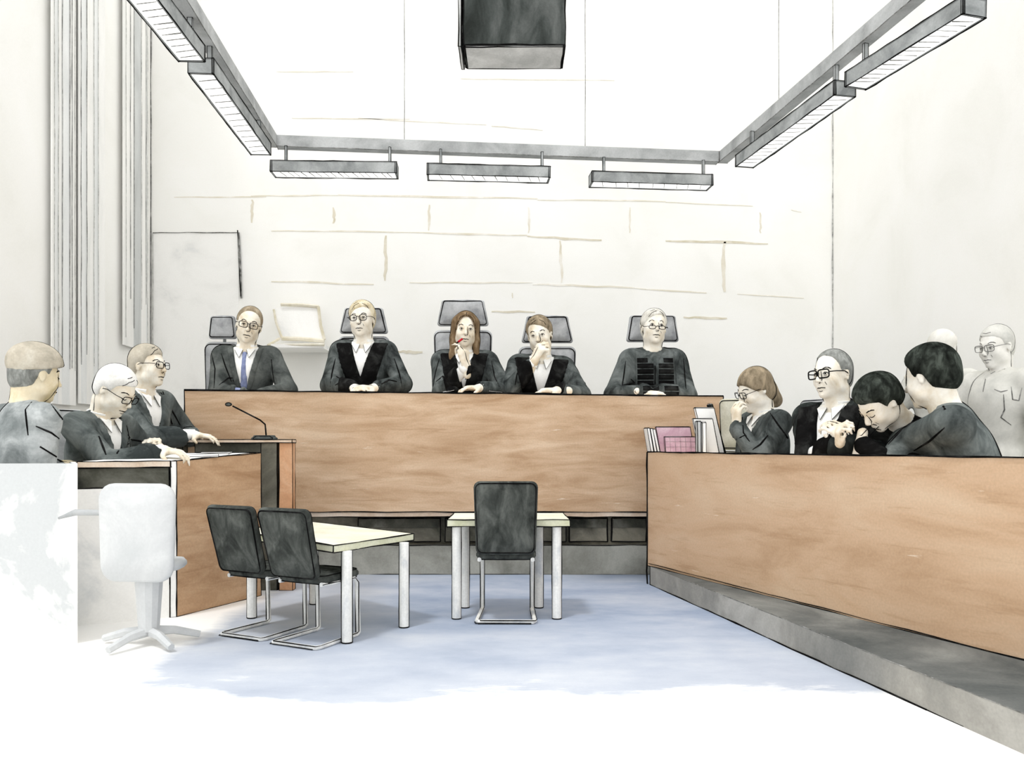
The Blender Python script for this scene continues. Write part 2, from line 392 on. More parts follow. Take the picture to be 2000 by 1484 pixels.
def lamp(p0, p1, side, label, hatch):
    """fluorescent fitting: grey body with open white louvre underneath; side = body face towards the room"""
    zb, zt, w = 3.40, 3.50, .165
    d = (p1-p0); L = d.length; d.normalize(); n = Vector((-d.y, d.x, 0))*side
    c = (p0+p1)/2; t = thing('ceiling_lamp', label, 'lamp', (c.x, c.y, zb), 0, 'fluorescent ceiling lamps')
    def P(u, v, z): return p0+d*u+n*v+Vector((0,0,z-p0.z))-Vector((c.x, c.y, zb))
    mb = MB()
    mb.hexa([P(0,0,zb),P(L,0,zb),P(L,.012,zb),P(0,.012,zb),P(0,0,zt),P(L,0,zt),P(L,.012,zt),P(0,.012,zt)], LAMPG, .0045, skip=(2,6))
    mb.hexa([P(0,0,zt-.01),P(L,0,zt-.01),P(L,w,zt-.01),P(0,w,zt-.01),P(0,0,zt),P(L,0,zt),P(L,w,zt),P(0,w,zt)], LAMPG)
    mb.hexa([P(0,w-.012,zb),P(L,w-.012,zb),P(L,w,zb),P(0,w,zb),P(0,w-.012,zt),P(L,w-.012,zt),P(L,w,zt),P(0,w,zt)], LAMPG)
    for u in (0, L-.015):
        mb.hexa([P(u,0,zb),P(u+.015,0,zb),P(u+.015,w,zb),P(u,w,zb),P(u,0,zt),P(u+.015,0,zt),P(u+.015,w,zt),P(u,w,zt)], LAMPG, .003)
    mb.ink([P(0,w,zb-.002), P(L,w,zb-.002)], .0045)
    mb.build('housing', t)
    mb = MB(); mb.hexa([P(.015,.012,zb+.004),P(L-.015,.012,zb+.004),P(L-.015,w-.012,zb+.004),P(.015,w-.012,zb+.004),P(.015,.012,zb+.02),P(L-.015,.012,zb+.02),P(L-.015,w-.012,zb+.02),P(.015,w-.012,zb+.02)], LOUVRE)
    for i in range(hatch):
        u = .05+(L-.1)*(i+.5)/hatch+random.uniform(-.01,.01)
        mb.ink([P(u,.014,zb+.002), P(u+.05*(1 if side > 0 else -1)*.6,w-.03,zb+.002)], .0042, PENCIL)
    mb.build('louvre', t)
    for u in (L*.1, L*.93):
        mb = MB(); mb.hexa([P(u,.06,zt),P(u+.02,.06,zt),P(u+.02,.09,zt),P(u,.09,zt),P(u,.06,ZT),P(u+.02,.06,ZT),P(u+.02,.09,ZT),P(u,.09,ZT)], LAMPG, .003)
        mb.build('hanger', t)
    return t
V = Vector
lamp(V((-1.91,4.30,3.4)), V((-1.925,5.14,3.4)), 1, 'nearest lamp on the left track, cut by the top of the picture', 11)
lamp(V((-1.93,5.30,3.4)), V((-2.0,6.80,3.4)), 1, 'second lamp on the left track, nearer the back wall', 13)
lamp(V((-2.125,7.20,3.4)), V((-1.02,7.24,3.4)), 1, 'left lamp of the three along the back track', 16)
lamp(V((-.755,7.28,3.4)), V((.345,7.36,3.4)), 1, 'middle lamp of the three along the back track', 10)
lamp(V((.73,7.48,3.4)), V((1.86,7.58,3.4)), 1, 'right lamp of the three along the back track', 9)
lamp(V((1.93,7.08,3.4)), V((2.21,5.62,3.4)), 1, 'farther lamp on the right track, next to the back wall', 16)
lamp(V((2.235,5.50,3.4)), V((2.51,4.56,3.4)), 1, 'nearest lamp on the right track, at the top right corner', 14)
# suspension wires
for (x, y, d, s) in ((790,278,7.42,'left back'), (1143,294,7.6,'right back'), (1521,228,6.62,'right side')):
    p = at(x, y, d); mb = MB(); mb.ink([(p.x,p.y,ZT+.05), (p.x,p.y,7.9)], .0038 if x < 1500 else .003, PENCIL, wob=.6)
    tag(mb.build('suspension_wire', origin=(p.x,p.y,ZT+.05)), {'left back':'thin dark wire holding the back track, left of the dark ceiling box','right back':'thin wire holding the back track, right of the dark ceiling box','right side':'faint wire holding the right lighting track'}[s], 'wire', 'suspension wires of the tracks')
# dark box under the ceiling
bx = thing('ceiling_speaker', 'large dark grey box hanging at the top centre', 'speaker', (0, 5.07, 3.4))
mb = MB(); X0, X1 = (905-1000)*4.92/FP, (1104-1000)*4.92/FP
mb.box(X0, X1, -.15, .15, 0, .62, SPKD, .006); mb.build('cabinet', bx)
mb = MB(); mb.box(X0+.01, X1-.01, -.14, .145, -.008, .002, SPKL, .004); mb.build('underside', bx)
mb = MB(); mb.box(X0-.03, X0-.012, -.14, .16, -.005, .62, SPKL, .004); mb.box(X0-.012, X0, -.1, .1, .1, .14, SPKL); mb.build('side_bracket', bx)
mb = MB(); mb.tube([(0,0,.62),(0,0,4.4)], .025, LAMPG, 10); mb.build('ceiling_pole', bx)

# ------------------------------------------------------------------ judges' bench
jb = thing('judges_bench', 'long brown wooden judges bench across the back of the hall', 'bench', (0, 6.2, 0))
XA, XB2 = -2.48, 1.60
def jt(x): return 1.411+(x-XA)/(XB2-XA)*(1.366-1.411)
mb = MB(); mb.hexa([V((XA,0,.49)),V((XB2,0,.49)),V((XB2,.04,.49)),V((XA,.04,.49)),V((XA,0,jt(XA))),V((XB2,0,jt(XB2))),V((XB2,.04,jt(XB2))),V((XA,.04,jt(XA)))], WOODX, .0055, skip=(2,6))
mb.ink([(XA,-.004,jt(XA)+.002),(XB2,-.004,jt(XB2)+.002)], .007)
mb.build('front_panel', jb)
mb = MB(); mb.hexa([V((XA,.04,jt(XA)-.03)),V((XB2,.04,jt(XB2)-.03)),V((XB2,.42,jt(XB2)-.03)),V((XA,.42,jt(XA)-.03)),V((XA,.04,jt(XA)-.004)),V((XB2,.04,jt(XB2)-.004)),V((XB2,.42,jt(XB2)-.004)),V((XA,.42,jt(XA)-.004))], RAIL)
mb.build('worktop', jb)
mb = MB(); mb.box(XA, XB2, .01, .13, .452, .49, RAIL, .0045, skip=(2,6)); mb.build('lower_rail', jb)
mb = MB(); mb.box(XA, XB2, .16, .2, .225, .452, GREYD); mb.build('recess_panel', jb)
for x0, x1 in ((870,1105),(1112,1186),(1195,1262),(1268,1400),(700,860)):
    a = at(x0, 0, 6.34).x; b = at(x1, 0, 6.34).x
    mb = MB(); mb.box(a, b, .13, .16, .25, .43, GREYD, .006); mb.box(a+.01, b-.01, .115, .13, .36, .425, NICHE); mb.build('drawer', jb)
mb = MB(); mb.box(XA, XB2, .1, .3, 0, .225, GREY, .005, skip=(2,6)); mb.build('plinth', jb)
for k, x in enumerate((XA, XB2-.03)):
    mb = MB(); mb.box(x, x+.03, .04, .42, .30, 1.33, WOODX, .004); mb.build('end_panel', jb)
# podium the judges sit on
mb = MB(); mb.box(-2.6, 2.6, 6.52, 8.3, 0, .30, GREY); tag(mb.build('podium', origin=(0,7.4,0)), 'grey raised podium behind the judges bench', 'podium')

# ------------------------------------------------------------------ right bench on its platform
mb = MB()
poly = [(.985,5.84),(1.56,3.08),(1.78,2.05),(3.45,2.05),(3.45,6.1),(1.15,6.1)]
mb.prism(poly, 0, .13, RISER, 0, top=PLATSHADE)
mb.ink([(.985,5.84,.002),(1.56,3.08,.002)], .0055); mb.ink([(1.56,3.08,.002),(1.6,2.9,.002)], .003); mb.ink([(.985,5.84,0),(.985,5.84,.13)], .005)
mb.ink([(1.1,5.3,.131),(1.56,3.08,.131),(1.78,2.05,.131)], .0024, GREYD and PENCIL)
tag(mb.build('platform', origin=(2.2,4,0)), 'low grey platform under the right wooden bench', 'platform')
RB0 = V((.974,5.88,0)); RANG = math.atan2(-.9216, .388)
rb = thing('right_bench', 'long light brown wooden bench in the right foreground', 'bench', RB0, RANG)
RL = 3.35
mb = MB(); mb.box(0, RL, 0, .035, .13, .946, WOODR, .0045, skip=(2,6)); mb.ink([(0,-.003,.948),(RL,-.003,.948)], .0045)
mb.ink([(.02,-.004,.150),(RL,-.004,.132)], .003); mb.build('front_panel', rb)
mb = MB(); mb.box(0, RL, .035, .30, .918, .944, RAIL); mb.build('worktop', rb)
mb = MB(); mb.box(0, .03, .035, .30, .13, .918, PAPER, .005); mb.ink([(-.004,-.004,0),(-.004,-.004,.946)], .006); mb.build('end_panel', rb)
mb = MB(); mb.box(RL-.03, RL, .035, .30, .13, .918, WOODR, .004); mb.build('end_panel', rb)

# ------------------------------------------------------------------ left desk with wooden side
A = V((-1.945,4.75,0)); Cc = V((-1.66,5.42,0)); B = V((-2.40,4.52,0)); D = B+(Cc-A)
ld = thing('left_desk', 'left foreground desk with brown wooden side and white end', 'desk', A)
def lq(p, z): return V((p.x-A.x, p.y-A.y, z))
zt1, zt2 = .905, .945
mb = MB(); e = (Cc-A).normalized(); nn = V((e.y,-e.x,0))
o = -nn*.035
mb.hexa([lq(A,0),lq(Cc,0),lq(Cc+o,0),lq(A+o,0),lq(A,zt1),lq(Cc,zt2),lq(Cc+o,zt2),lq(A+o,zt1)], WOODL, .0042, skip=(2,6)); mb.build('side_panel', ld)
mb = MB(); f = (B-A).normalized(); g = V((-f.y, f.x, 0)); g = g if g.y > 0 else -g
mb.hexa([lq(B,zt1-.035),lq(A+f*.03,zt1-.035),lq(Cc+f*.03,zt2-.035),lq(D,zt2-.035),lq(B,zt1),lq(A+f*.03,zt1),lq(Cc+f*.03,zt2),lq(D,zt2)], PAPER, .0036, mats={2:RAIL}); mb.build('worktop', ld)
mb = MB(); a0, b0 = A+f*.04+g*.02, B+g*.02
mb.hexa([lq(b0,.755),lq(a0,.755),lq(a0+g*.02,.755),lq(b0+g*.02,.755),lq(b0,.868),lq(a0,.868),lq(a0+g*.02,.868),lq(b0+g*.02,.868)], NICHE, .004); mb.build('dark_strip', ld)
mb = MB(); a1 = A+f*.04; 
mb.hexa([lq(B,.0),lq(a1,.0),lq(a1+g*.02,.0),lq(B+g*.02,.0),lq(B,.752),lq(a1,.752),lq(a1+g*.02,.752),lq(B+g*.02,.752)], WHITEP); mb.build('end_panel', ld)
mb = MB(); a2 = A+f*.034
mb.hexa([lq(a2,0),lq(A,0),lq(A+g*.03,0),lq(a2+g*.03,0),lq(a2,zt1),lq(A,zt1),lq(A+g*.03,zt1),lq(a2+g*.03,zt1)], PAPER, .0036); mb.build('corner_post', ld)
# low white barrier left of the desk
b1 = B+f*.01; b2 = V((-2.185, 4.12, 0)); b3 = V((-3.3, 3.98, 0))
mb = MB(); h = (b2-b1).normalized(); hg = V((-h.y,h.x,0)); hg = hg if hg.y > 0 else -hg
def bq(p, z): return p+V((0,0,z))
mb.prism([(b3.x,b3.y),(b2.x,b2.y),(b1.x,b1.y),(b1.x-.03,b1.y),(b2.x-.035,b2.y+.03),(b3.x,b3.y+.03)], 0, .905, WHITEB)
tag(mb.build('barrier', origin=(b1+b2)/2), 'white low barrier in front of the person at far left', 'barrier')

# second desk behind it, with microphone
sd = thing('witness_desk', 'narrow desk with orange wood end and dark inside, carrying the microphone', 'desk', (-1.9,5.7,0))
def sx(p, d=5.62): return (p-1000)*d/FP+1.9
mb = MB(); mb.box(sx(345), sx(572), -.10, .0, 1.012, 1.034, RAIL, .0035, mats={1:PAPER}); mb.build('worktop', sd)
mb = MB(); mb.box(sx(380), sx(540), -.075, -.055, .945, 1.012, NICHE, .003); mb.box(sx(345), sx(540), -.05, .0, .985, 1.011, NICHE); mb.build('dark_strip', sd)  # under-desk shade built in as dark strips below the worktop
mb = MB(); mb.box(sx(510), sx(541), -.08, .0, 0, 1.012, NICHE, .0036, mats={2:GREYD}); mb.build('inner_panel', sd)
mb = MB(); mb.box(sx(546), sx(572), -.09, -.02, 0, 1.012, WOODO, .0036); mb.build('end_panel', sd)
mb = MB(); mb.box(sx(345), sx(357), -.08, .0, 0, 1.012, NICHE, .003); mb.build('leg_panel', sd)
p = at(513, 856, 5.62); mc = thing('desk_microphone', 'black gooseneck microphone on the desk with the orange wood end', 'microphone', (p.x, 5.66, 1.034))
mb = MB(); mb.pad(rrect(.090,.075,0,.030,.010,3), .07, Matrix.Identity(4), SUIT, .003); mb.build('base', mc)
mb = MB(); mb.tube([(.012,0,.03),(.008,0,.075),(.005,0,.105),(-.03,0,.135),(-.22,0,.232)], .0055, INK, 7); mb.build('gooseneck', mc, True)
mb = MB(); mb.ball((-.245,0,.243), (.022,.014,.013), SUIT); mb.tube([(-.245+.022*math.cos(a),-.012,.243+.012*math.sin(a)) for a in [i*.7 for i in range(9)]], .003, INK, 5, True); mb.build('microphone_head', mc, True)

# ------------------------------------------------------------------ tables
def table(name, label, corners, zt, th, leg_px, mat_top, mat_edge, r, grp):
    c = sum(corners, V((0,0,0)))/4
    t = thing(name, label, 'table', (c.x,c.y,0), 0, grp)
    q = [p-c for p in corners]
    mb = MB(); mb.hexa([V((p.x,p.y,zt-th)) for p in q]+[V((p.x,p.y,zt)) for p in q], mat_edge, .0042, mats={1:mat_top}); mb.build('tabletop', t)
    for (x, y) in leg_px:
        p = V((x, y, 0))-c
        mb = MB(); mb.tube([(p.x,p.y,0.001),(p.x,p.y,zt-th)], r, CHROME, 14)
        # the pen lines down both flanks of the tube and round its foot
        d = V((x, y)).normalized(); s = V((-d.y, d.x))*(r+.001)
        for k in (1, -1): mb.ink([(p.x+s.x*k,p.y+s.y*k,.002),(p.x+s.x*k,p.y+s.y*k,zt-th)], .0034, wob=.5)
        mb.tube([(p.x+r*math.cos(a), p.y+r*math.sin(a), .004) for a in [i*2*math.pi/12 for i in range(12)]], .0032, INK, 5, True)
        mb.build('leg', t)
    return t
F = V((-.885,4.06,0)); R_ = V((-.552,4.60,0)); e2 = V((-.74,.70,0))*1.0
table('side_table', 'cream topped table on the left, beside the pair of black chairs', [F, R_, R_+e2, F+e2], .50, .036,
      [(-.832,4.13),(-.590,4.48),(-1.24,5.13),(-1.50,4.72)], TABLE, TABLEG, .026, 'small courtroom tables')
table('side_table', 'narrow greenish edged table in the middle, behind the single black chair', [V((-.37,4.66,0)),V((.33,4.66,0)),V((.32,5.12,0)),V((-.36,5.12,0))], .572, .038,
      [(-.318,4.70),(.257,4.70),(-.288,5.02),(.165,5.02)], TABLE, TABLEG, .026, 'small courtroom tables')

# ------------------------------------------------------------------ cantilever chairs
def cantilever(label, loc, rot, s=1.0, recline=.02):
    """faces local +y; origin under the back cross bar"""
    t = thing('cantilever_chair', label, 'chair', loc, rot, 'black cantilever chairs')
    lean = math.atan2(recline*2, .4)
    M = Matrix.Translation((0, .02*s, .385*s)) @ Matrix.Rotation(lean, 4, 'X')
    mb = MB(); mb.pad(rrect(.168*s,.180*s,.0,.41*s,.035*s,4), .045*s, M, CHAIRB, .0045, .006*s)
    mb.build('backrest', t, True)
    Ms = Matrix.Translation((0, .04*s, .375*s)) @ Matrix.Rotation(math.radians(90), 4, 'X')
    mb = MB(); mb.pad([(x, -z) for x, z in rrect(.17*s,.165*s,-.0,.36*s,.05*s,4)][::-1], .045*s, Ms, CHAIRB, .0042, .004*s)
    mb.build('seat', t, True)
    mb = MB(); w = .150*s; r = .0125*s
    rd = [(-w,.34*s,.35*s),(-w,.37*s,.32*s),(-w,.385*s,.02*s),(-w,.37*s,.013*s),(-w*1.08,.03*s,.013*s),(-w*1.02,.0,.013*s)]
    path = [(-w,.05*s,.352*s)]+rd+[(w*1.02,.0,.013*s),(w*1.08,.03*s,.013*s),(w,.37*s,.013*s),(w,.385*s,.02*s),(w,.37*s,.32*s),(w,.34*s,.35*s),(w,.05*s,.352*s)]
    mb.tube(path, r, CHROME, 8)
    for dx, dz in ((r, 0), (-r, 0)):
        mb.ink([(p[0]+(dx if abs(p[0]) > .01 else 0), p[1]-(abs(dx) if p[2] < .05 else 0), p[2]+(dz if p[2] > .05 else (.010 if dx > 0 else -.006))) for p in path], .0030, wob=.3)
    mb.build('chrome_frame', t)
    return t
cantilever('single black chair in the middle, back to the viewer', (-.035,4.56,0), math.radians(-1), 1.0, .0)
fa = math.atan2(-.40, .917)
cantilever('right chair of the black pair at the cream table, seat showing', (-1.075,4.04,0), math.radians(-27), .885, .055)
cantilever('left chair of the black pair at the cream table, nearer the wooden desk', (-1.395,4.22,0), math.radians(-27), .885, .055)

# pale grey chair only hinted at in front of the left desk
gc = thing('pale_armchair', 'pale grey chair standing in front of the white desk end', 'chair', (-1.83,4.0,0), math.radians(-8))
Mg = Matrix.Translation((0,0,.33))
mb = MB(); mb.pad(rrect(.19,.20,.0,.48,.08,5), .05, Mg, SEATP and wash('ghost_chair_wash', (204,206,207), (196,199,200), (216,218,218), 3, amt=.4), 0, .01); mb.build('backrest', gc, True)
GW = MATS['ghost_chair_wash']
mb = MB(); mb.pad(rrect(.17,.15,0,.20,.06,4), .05, Matrix.Translation((0,.04,.40)) @ Matrix.Rotation(math.radians(-90),4,'X'), GW); mb.build('seat', gc, True)
mb = MB(); mb.tube([(0,.1,.36),(0,.1,.07)], [.07,.05], GW, 12); mb.build('column', gc)
mb = MB(); 
for k in range(5):
    a = math.radians(90+72*k+20); mb.tube([(0,.1,.07),(.12*math.cos(a),.1+.12*math.sin(a),.06),(.24*math.cos(a),.1+.24*math.sin(a),.025)], [.028,.022,.018], GW, 6)
mb.build('star_base', gc)
mb = MB(); G2 = wash('ghost_chair_arm', (172,175,176), (158,162,163), (188,190,191), 5, amt=.4)
mb.tube([(-.42,.0,.635),(-.33,0,.665),(-.20,0,.665),(-.15,0,.685)], [.006,.016,.014,.02], G2, 8); mb.tube([(-.17,0,.672),(-.155,0,.60),(-.18,0,.50)], [.022,.014,.005], G2, 8); mb.build('armrest', gc, True)

# ------------------------------------------------------------------ laptop on a white shelf on the back wall
lp = thing('laptop', 'open laptop outlined in beige on the back wall, between the first two judges', 'laptop', at(586, 680, 8.75))
k = 8.75/FP
mb = MB(); mb.box(-54*k, 52*k, -.16, .12, -.012, 5*k, WHITEP)
def bstroke(mb, pts, w):
    mb.tube([(x*k, y, z*k) for x, y, z in pts], w, BEIGE2, 6)
bstroke(mb, [(-54,-.16,2),(-46,-.14,3),(54,-.16,3)], .016); bstroke(mb, [(-54,-.16,2),(-40,.0,19)], .014); mb.build('keyboard_base', lp)
mb = MB(); mb.hexa([V((-38*k,.05,20*k)),V((46*k,.05,18*k)),V((46*k,.07,18*k)),V((-38*k,.07,20*k)),V((-58*k+.02,.1,82*k)),V((32*k,.1,86*k)),V((32*k,.12,86*k)),V((-58*k+.02,.12,82*k))], WHITEP)
bstroke(mb, [(-38,.04,20),(0,.04,19),(46,.04,15)], .022); bstroke(mb, [(46,.04,18),(38,.06,45),(32,.09,84)], .018); bstroke(mb, [(32,.09,84),(0,.09,87),(-42,.09,88)], .018); bstroke(mb, [(-38,.04,22),(-50,.06,52),(-56,.09,78)], .014)
mb.build('screen', lp)
mb = MB(); mb.box(-.29, .29, 8.60, 9.0, at(0,680,8.75).z-.06+.04, at(0,680,8.75).z-.013, WALL); 
o = mb.build('wall_shelf', origin=(at(586,680,8.75).x*0, 8.9, at(0,680,8.75).z-.06)); o.location.x = at(586,0,8.75).x
tag(o, 'thin white shelf on the back wall under the beige outlined laptop', 'shelf')
# ------------------------------------------------------------------ implicit surfaces for people
class Field:
    def __init__(s, lo, hi, h=.0095):
        s.lo = np.array(lo, float); s.h = h
        s.n = [int(math.ceil((hi[i]-lo[i])/h))+1 for i in range(3)]
        s.ax = [s.lo[i]+h*np.arange(s.n[i]) for i in range(3)]
        s.F = np.full(s.n, .5, np.float32)
    def copy(s):
        o = Field.__new__(Field); o.__dict__.update(s.__dict__); o.F = s.F.copy(); return o
    def block(s, c0, c1, pad):
        i0 = [max(0, int((c0[i]-pad-s.lo[i])/s.h)) for i in range(3)]
        i1 = [min(s.n[i], int((c1[i]+pad-s.lo[i])/s.h)+2) for i in range(3)]
        if any(i1[i]-i0[i] < 1 for i in range(3)): return None
        sl = tuple(slice(i0[i], i1[i]) for i in range(3))
        X, Y, Z = np.meshgrid(s.ax[0][sl[0]], s.ax[1][sl[1]], s.ax[2][sl[2]], indexing='ij')
        return sl, X, Y, Z
    def local(s, M, X, Y, Z):
        I = np.array(M.inverted()); return tuple(I[i,0]*X+I[i,1]*Y+I[i,2]*Z+I[i,3] for i in range(3))
    def mix(s, sl, d, k, sub=False):
        f = s.F[sl]
        if sub:
            d = -d; hh = np.clip(.5-.5*(f-d)/max(k, 1e-4), 0, 1); s.F[sl] = f*(1-hh)+d*hh+k*hh*(1-hh)
        else:
            hh = np.clip(.5+.5*(f-d)/max(k, 1e-4), 0, 1); s.F[sl] = f*(1-hh)+d*hh-k*hh*(1-hh)
    def cap(s, a, b, ra, rb=None, k=.02, sub=False, M=None):
        rb = ra if rb is None else rb
        a = Vector(a); b = Vector(b)
        if M: a = M @ a; b = M @ b
        R = max(ra, rb)
        bl = s.block([min(a[i], b[i])-R for i in range(3)], [max(a[i], b[i])+R for i in range(3)], k+.03)
        if bl is None: return s
        sl, X, Y, Z = bl; d = b-a; L2 = max(d.length_squared, 1e-9)
        t = np.clip(((X-a.x)*d.x+(Y-a.y)*d.y+(Z-a.z)*d.z)/L2, 0, 1)
        ds = np.sqrt((X-a.x-t*d.x)**2+(Y-a.y-t*d.y)**2+(Z-a.z-t*d.z)**2)-(ra+(rb-ra)*t)
        s.mix(sl, ds, k, sub); return s
    def ell(s, c, r, k=.02, sub=False, M=None):
        M = (M or Matrix.Identity(4)) @ Matrix.Translation(c); w = M.translation; R = max(r)
        bl = s.block([w[i]-R for i in range(3)], [w[i]+R for i in range(3)], k+.03)
        if bl is None: return s
        sl, X, Y, Z = bl; x, y, z = s.local(M, X, Y, Z)
        k0 = np.sqrt((x/r[0])**2+(y/r[1])**2+(z/r[2])**2); k1 = np.sqrt((x/r[0]**2)**2+(y/r[1]**2)**2+(z/r[2]**2)**2)+1e-6
        s.mix(sl, k0*(k0-1)/k1, k, sub); return s
    def cut(s, fn, M=None):
        """keep only where fn(x,y,z) < 0"""
        X, Y, Z = np.meshgrid(*s.ax, indexing='ij', sparse=True)
        x, y, z = s.local(M or Matrix.Identity(4), X, Y, Z)
        s.F = np.maximum(s.F, fn(x, y, z)).astype(np.float32); return s
    def grow(s, d): s.F = s.F-d; return s
    def mesh(s):
        F = s.F; F[0] = F[-1] = .1; F[:,0] = F[:,-1] = .1; F[:,:,0] = F[:,:,-1] = .1
        ins = F < 0; n = F.shape
        c = [ins[i:n[0]-1+i, j:n[1]-1+j, k:n[2]-1+k] for i in (0,1) for j in (0,1) for k in (0,1)]
        cnt = sum(a.astype(np.int8) for a in c); cell = (cnt > 0) & (cnt < 8)
        idx = np.argwhere(cell)
        if not len(idx): return np.zeros((0,3)), []
        vid = np.full(cell.shape, -1, np.int64); vid[cell] = np.arange(len(idx))
        acc = np.zeros((len(idx), 3)); num = np.zeros(len(idx))
        for ax in range(3):
            o = [a for a in range(3) if a != ax]
            for p in (0,1):
                for q in (0,1):
                    e0 = idx.copy(); e0[:,o[0]] += p; e0[:,o[1]] += q; e1 = e0.copy(); e1[:,ax] += 1
                    f0 = F[tuple(e0.T)]; f1 = F[tuple(e1.T)]; m = (f0 < 0) != (f1 < 0)
                    t = np.where(m, f0/np.where(m, f0-f1, 1), 0); P = e0.astype(float); P[:,ax] += t
                    acc[m] += P[m]; num[m] += 1
        V_ = s.lo+acc/num[:,None]*s.h
        faces = []
        for ax in range(3):
            o = [(ax+1) % 3, (ax+2) % 3]
            sh = [slice(None)]*3; sa = list(sh); sb = list(sh); sa[ax] = slice(0, n[ax]-1); sb[ax] = slice(1, n[ax])
            a = ins[tuple(sa)]; b = ins[tuple(sb)]; e = np.argwhere(a != b)
            if not len(e): continue
            e = e[(e[:,o[0]] > 0) & (e[:,o[1]] > 0) & (e[:,o[0]] < n[o[0]]-1) & (e[:,o[1]] < n[o[1]]-1)]
            q = []
            for p, r in ((-1,-1),(0,-1),(0,0),(-1,0)):
                w = e.copy(); w[:,o[0]] += p; w[:,o[1]] += r; q.append(vid[tuple(w.T)])
            q = np.stack(q, 1); fl = a[tuple(e.T)]
            q = np.where(fl[:,None], q, q[:,::-1]); faces.append(q)
        return V_, np.concatenate(faces)

def smoothv(Vt, Fc, it=1):
    for _ in range(it):
        acc = np.zeros_like(Vt); num = np.zeros(len(Vt))
        for i in range(4):
            a = Fc[:,i]; b = Fc[:,(i+1) % 4]
            np.add.at(acc, a, Vt[b]); np.add.at(acc, b, Vt[a]); np.add.at(num, a, 1); np.add.at(num, b, 1)
        Vt = Vt*.5+.5*acc/np.maximum(num, 1)[:,None]
    return Vt

def comps(v, f, least=60):
    par = np.arange(len(v))
    while True:
        m = par[f].min(1); new = par.copy()
        for i in range(4): np.minimum.at(new, f[:,i], m)
        new = new[new]
        if (new == par).all(): break
        par = new
    out = []
    lab, cnt = np.unique(par[f[:,0]], return_counts=True)
    for l, c in sorted(zip(lab, cnt), key=lambda t: -t[1]):
        if c < least: continue
        fs = f[par[f[:,0]] == l]; u, inv = np.unique(fs, return_inverse=True); out.append((v[u], inv.reshape(fs.shape)))
    return out

def seam(mb, Vt, Fc, p, n, r, mat, keep=None, S=1.0):
    """thin dark piping where the plane (p, n) meets the surface"""
    d = (Vt-np.array(p)) @ np.array(n); D = d[Fc]
    m = (D.min(1) < 0) & (D.max(1) >= 0)
    nx = {}; pts = []
    segs = []
    for f in Fc[m]:
        e = []
        for i in range(4):
            a, b = int(f[i]), int(f[(i+1) % 4])
            if (d[a] < 0) != (d[b] < 0):
                t = d[a]/(d[a]-d[b]); e.append((min(a,b), max(a,b), tuple(Vt[a]+(Vt[b]-Vt[a])*t)))
        for j in range(0, len(e)-1, 2): segs.append((e[j], e[j+1]))
    adj = {}
    pos = {}
    for a, b in segs:
        ka, kb = a[:2], b[:2]; pos[ka] = a[2]; pos[kb] = b[2]
        adj.setdefault(ka, []).append(kb); adj.setdefault(kb, []).append(ka)
    seen = set()
    for k0 in list(adj):
        if k0 in seen: continue
        chain = [k0]; seen.add(k0); cur = k0; ok = True
        while ok:
            ok = False
            for q in adj[cur]:
                if q not in seen: seen.add(q); chain.append(q); cur = q; ok = True; break
        cur = k0; ok = True; pre = []
        while ok:
            ok = False
            for q in adj[cur]:
                if q not in seen: seen.add(q); pre.append(q); cur = q; ok = True; break
        chain = pre[::-1]+chain
        P = [Vector(pos[k]) for k in chain]
        if (P[0]-P[-1]).length < .03 and len(P) > 8: P.append(P[0])
        run = []
        def flush(run):
            if len(run) > 4:
                Q = run[::2]+[run[-1]]
                for _ in range(2): Q = [Q[0]]+[(Q[i-1]+Q[i]*2+Q[i+1])/4 for i in range(1, len(Q)-1)]+[Q[-1]]
                ph = random.random()*6
                mb.tube([q*S for q in Q], [r*S*(1+.3*math.sin(i*.35+ph)) for i in range(len(Q))], mat, 5)
        for q in P:
            if keep is None or keep(q): run.append(q)
            else: flush(run); run = []
        flush(run)

def RotM(yaw, pitch, roll): return Matrix.Rotation(math.radians(yaw), 4, 'Z') @ Matrix.Rotation(math.radians(pitch), 4, 'X') @ Matrix.Rotation(math.radians(roll), 4, 'Y')

HEADLINE = {  # y in head (front negative) -> lowest z of the hair
 'short':   [(-.2,.075),(-.088,.070),(-.06,.062),(-.035,.045),(-.02,.0),(.0,.012),(.022,.0),(.035,-.05),(.1,-.078),(.2,-.08)],
 'bald':    [(-.2,.2),(-.062,.108),(-.045,.085),(-.03,.05),(-.02,.01),(.0,.012),(.022,.0),(.035,-.05),(.1,-.078),(.2,-.08)],
 'long':    [(-.2,.088),(-.088,.080),(-.06,.055),(-.048,.0),(-.04,-.08),(-.02,-.16),(.2,-.2)],
 'bob':     [(-.2,.082),(-.088,.070),(-.06,.040),(-.045,.02),(-.02,.0),(.0,-.0),(.02,-.02),(.04,-.08),(.2,-.10)],
 'back':    [(-.2,.07),(-.075,.060),(-.05,.035),(-.03,.0),(.0,.0),(.03,-.02),(.04,-.07),(.1,-.095),(.2,-.095)],
}

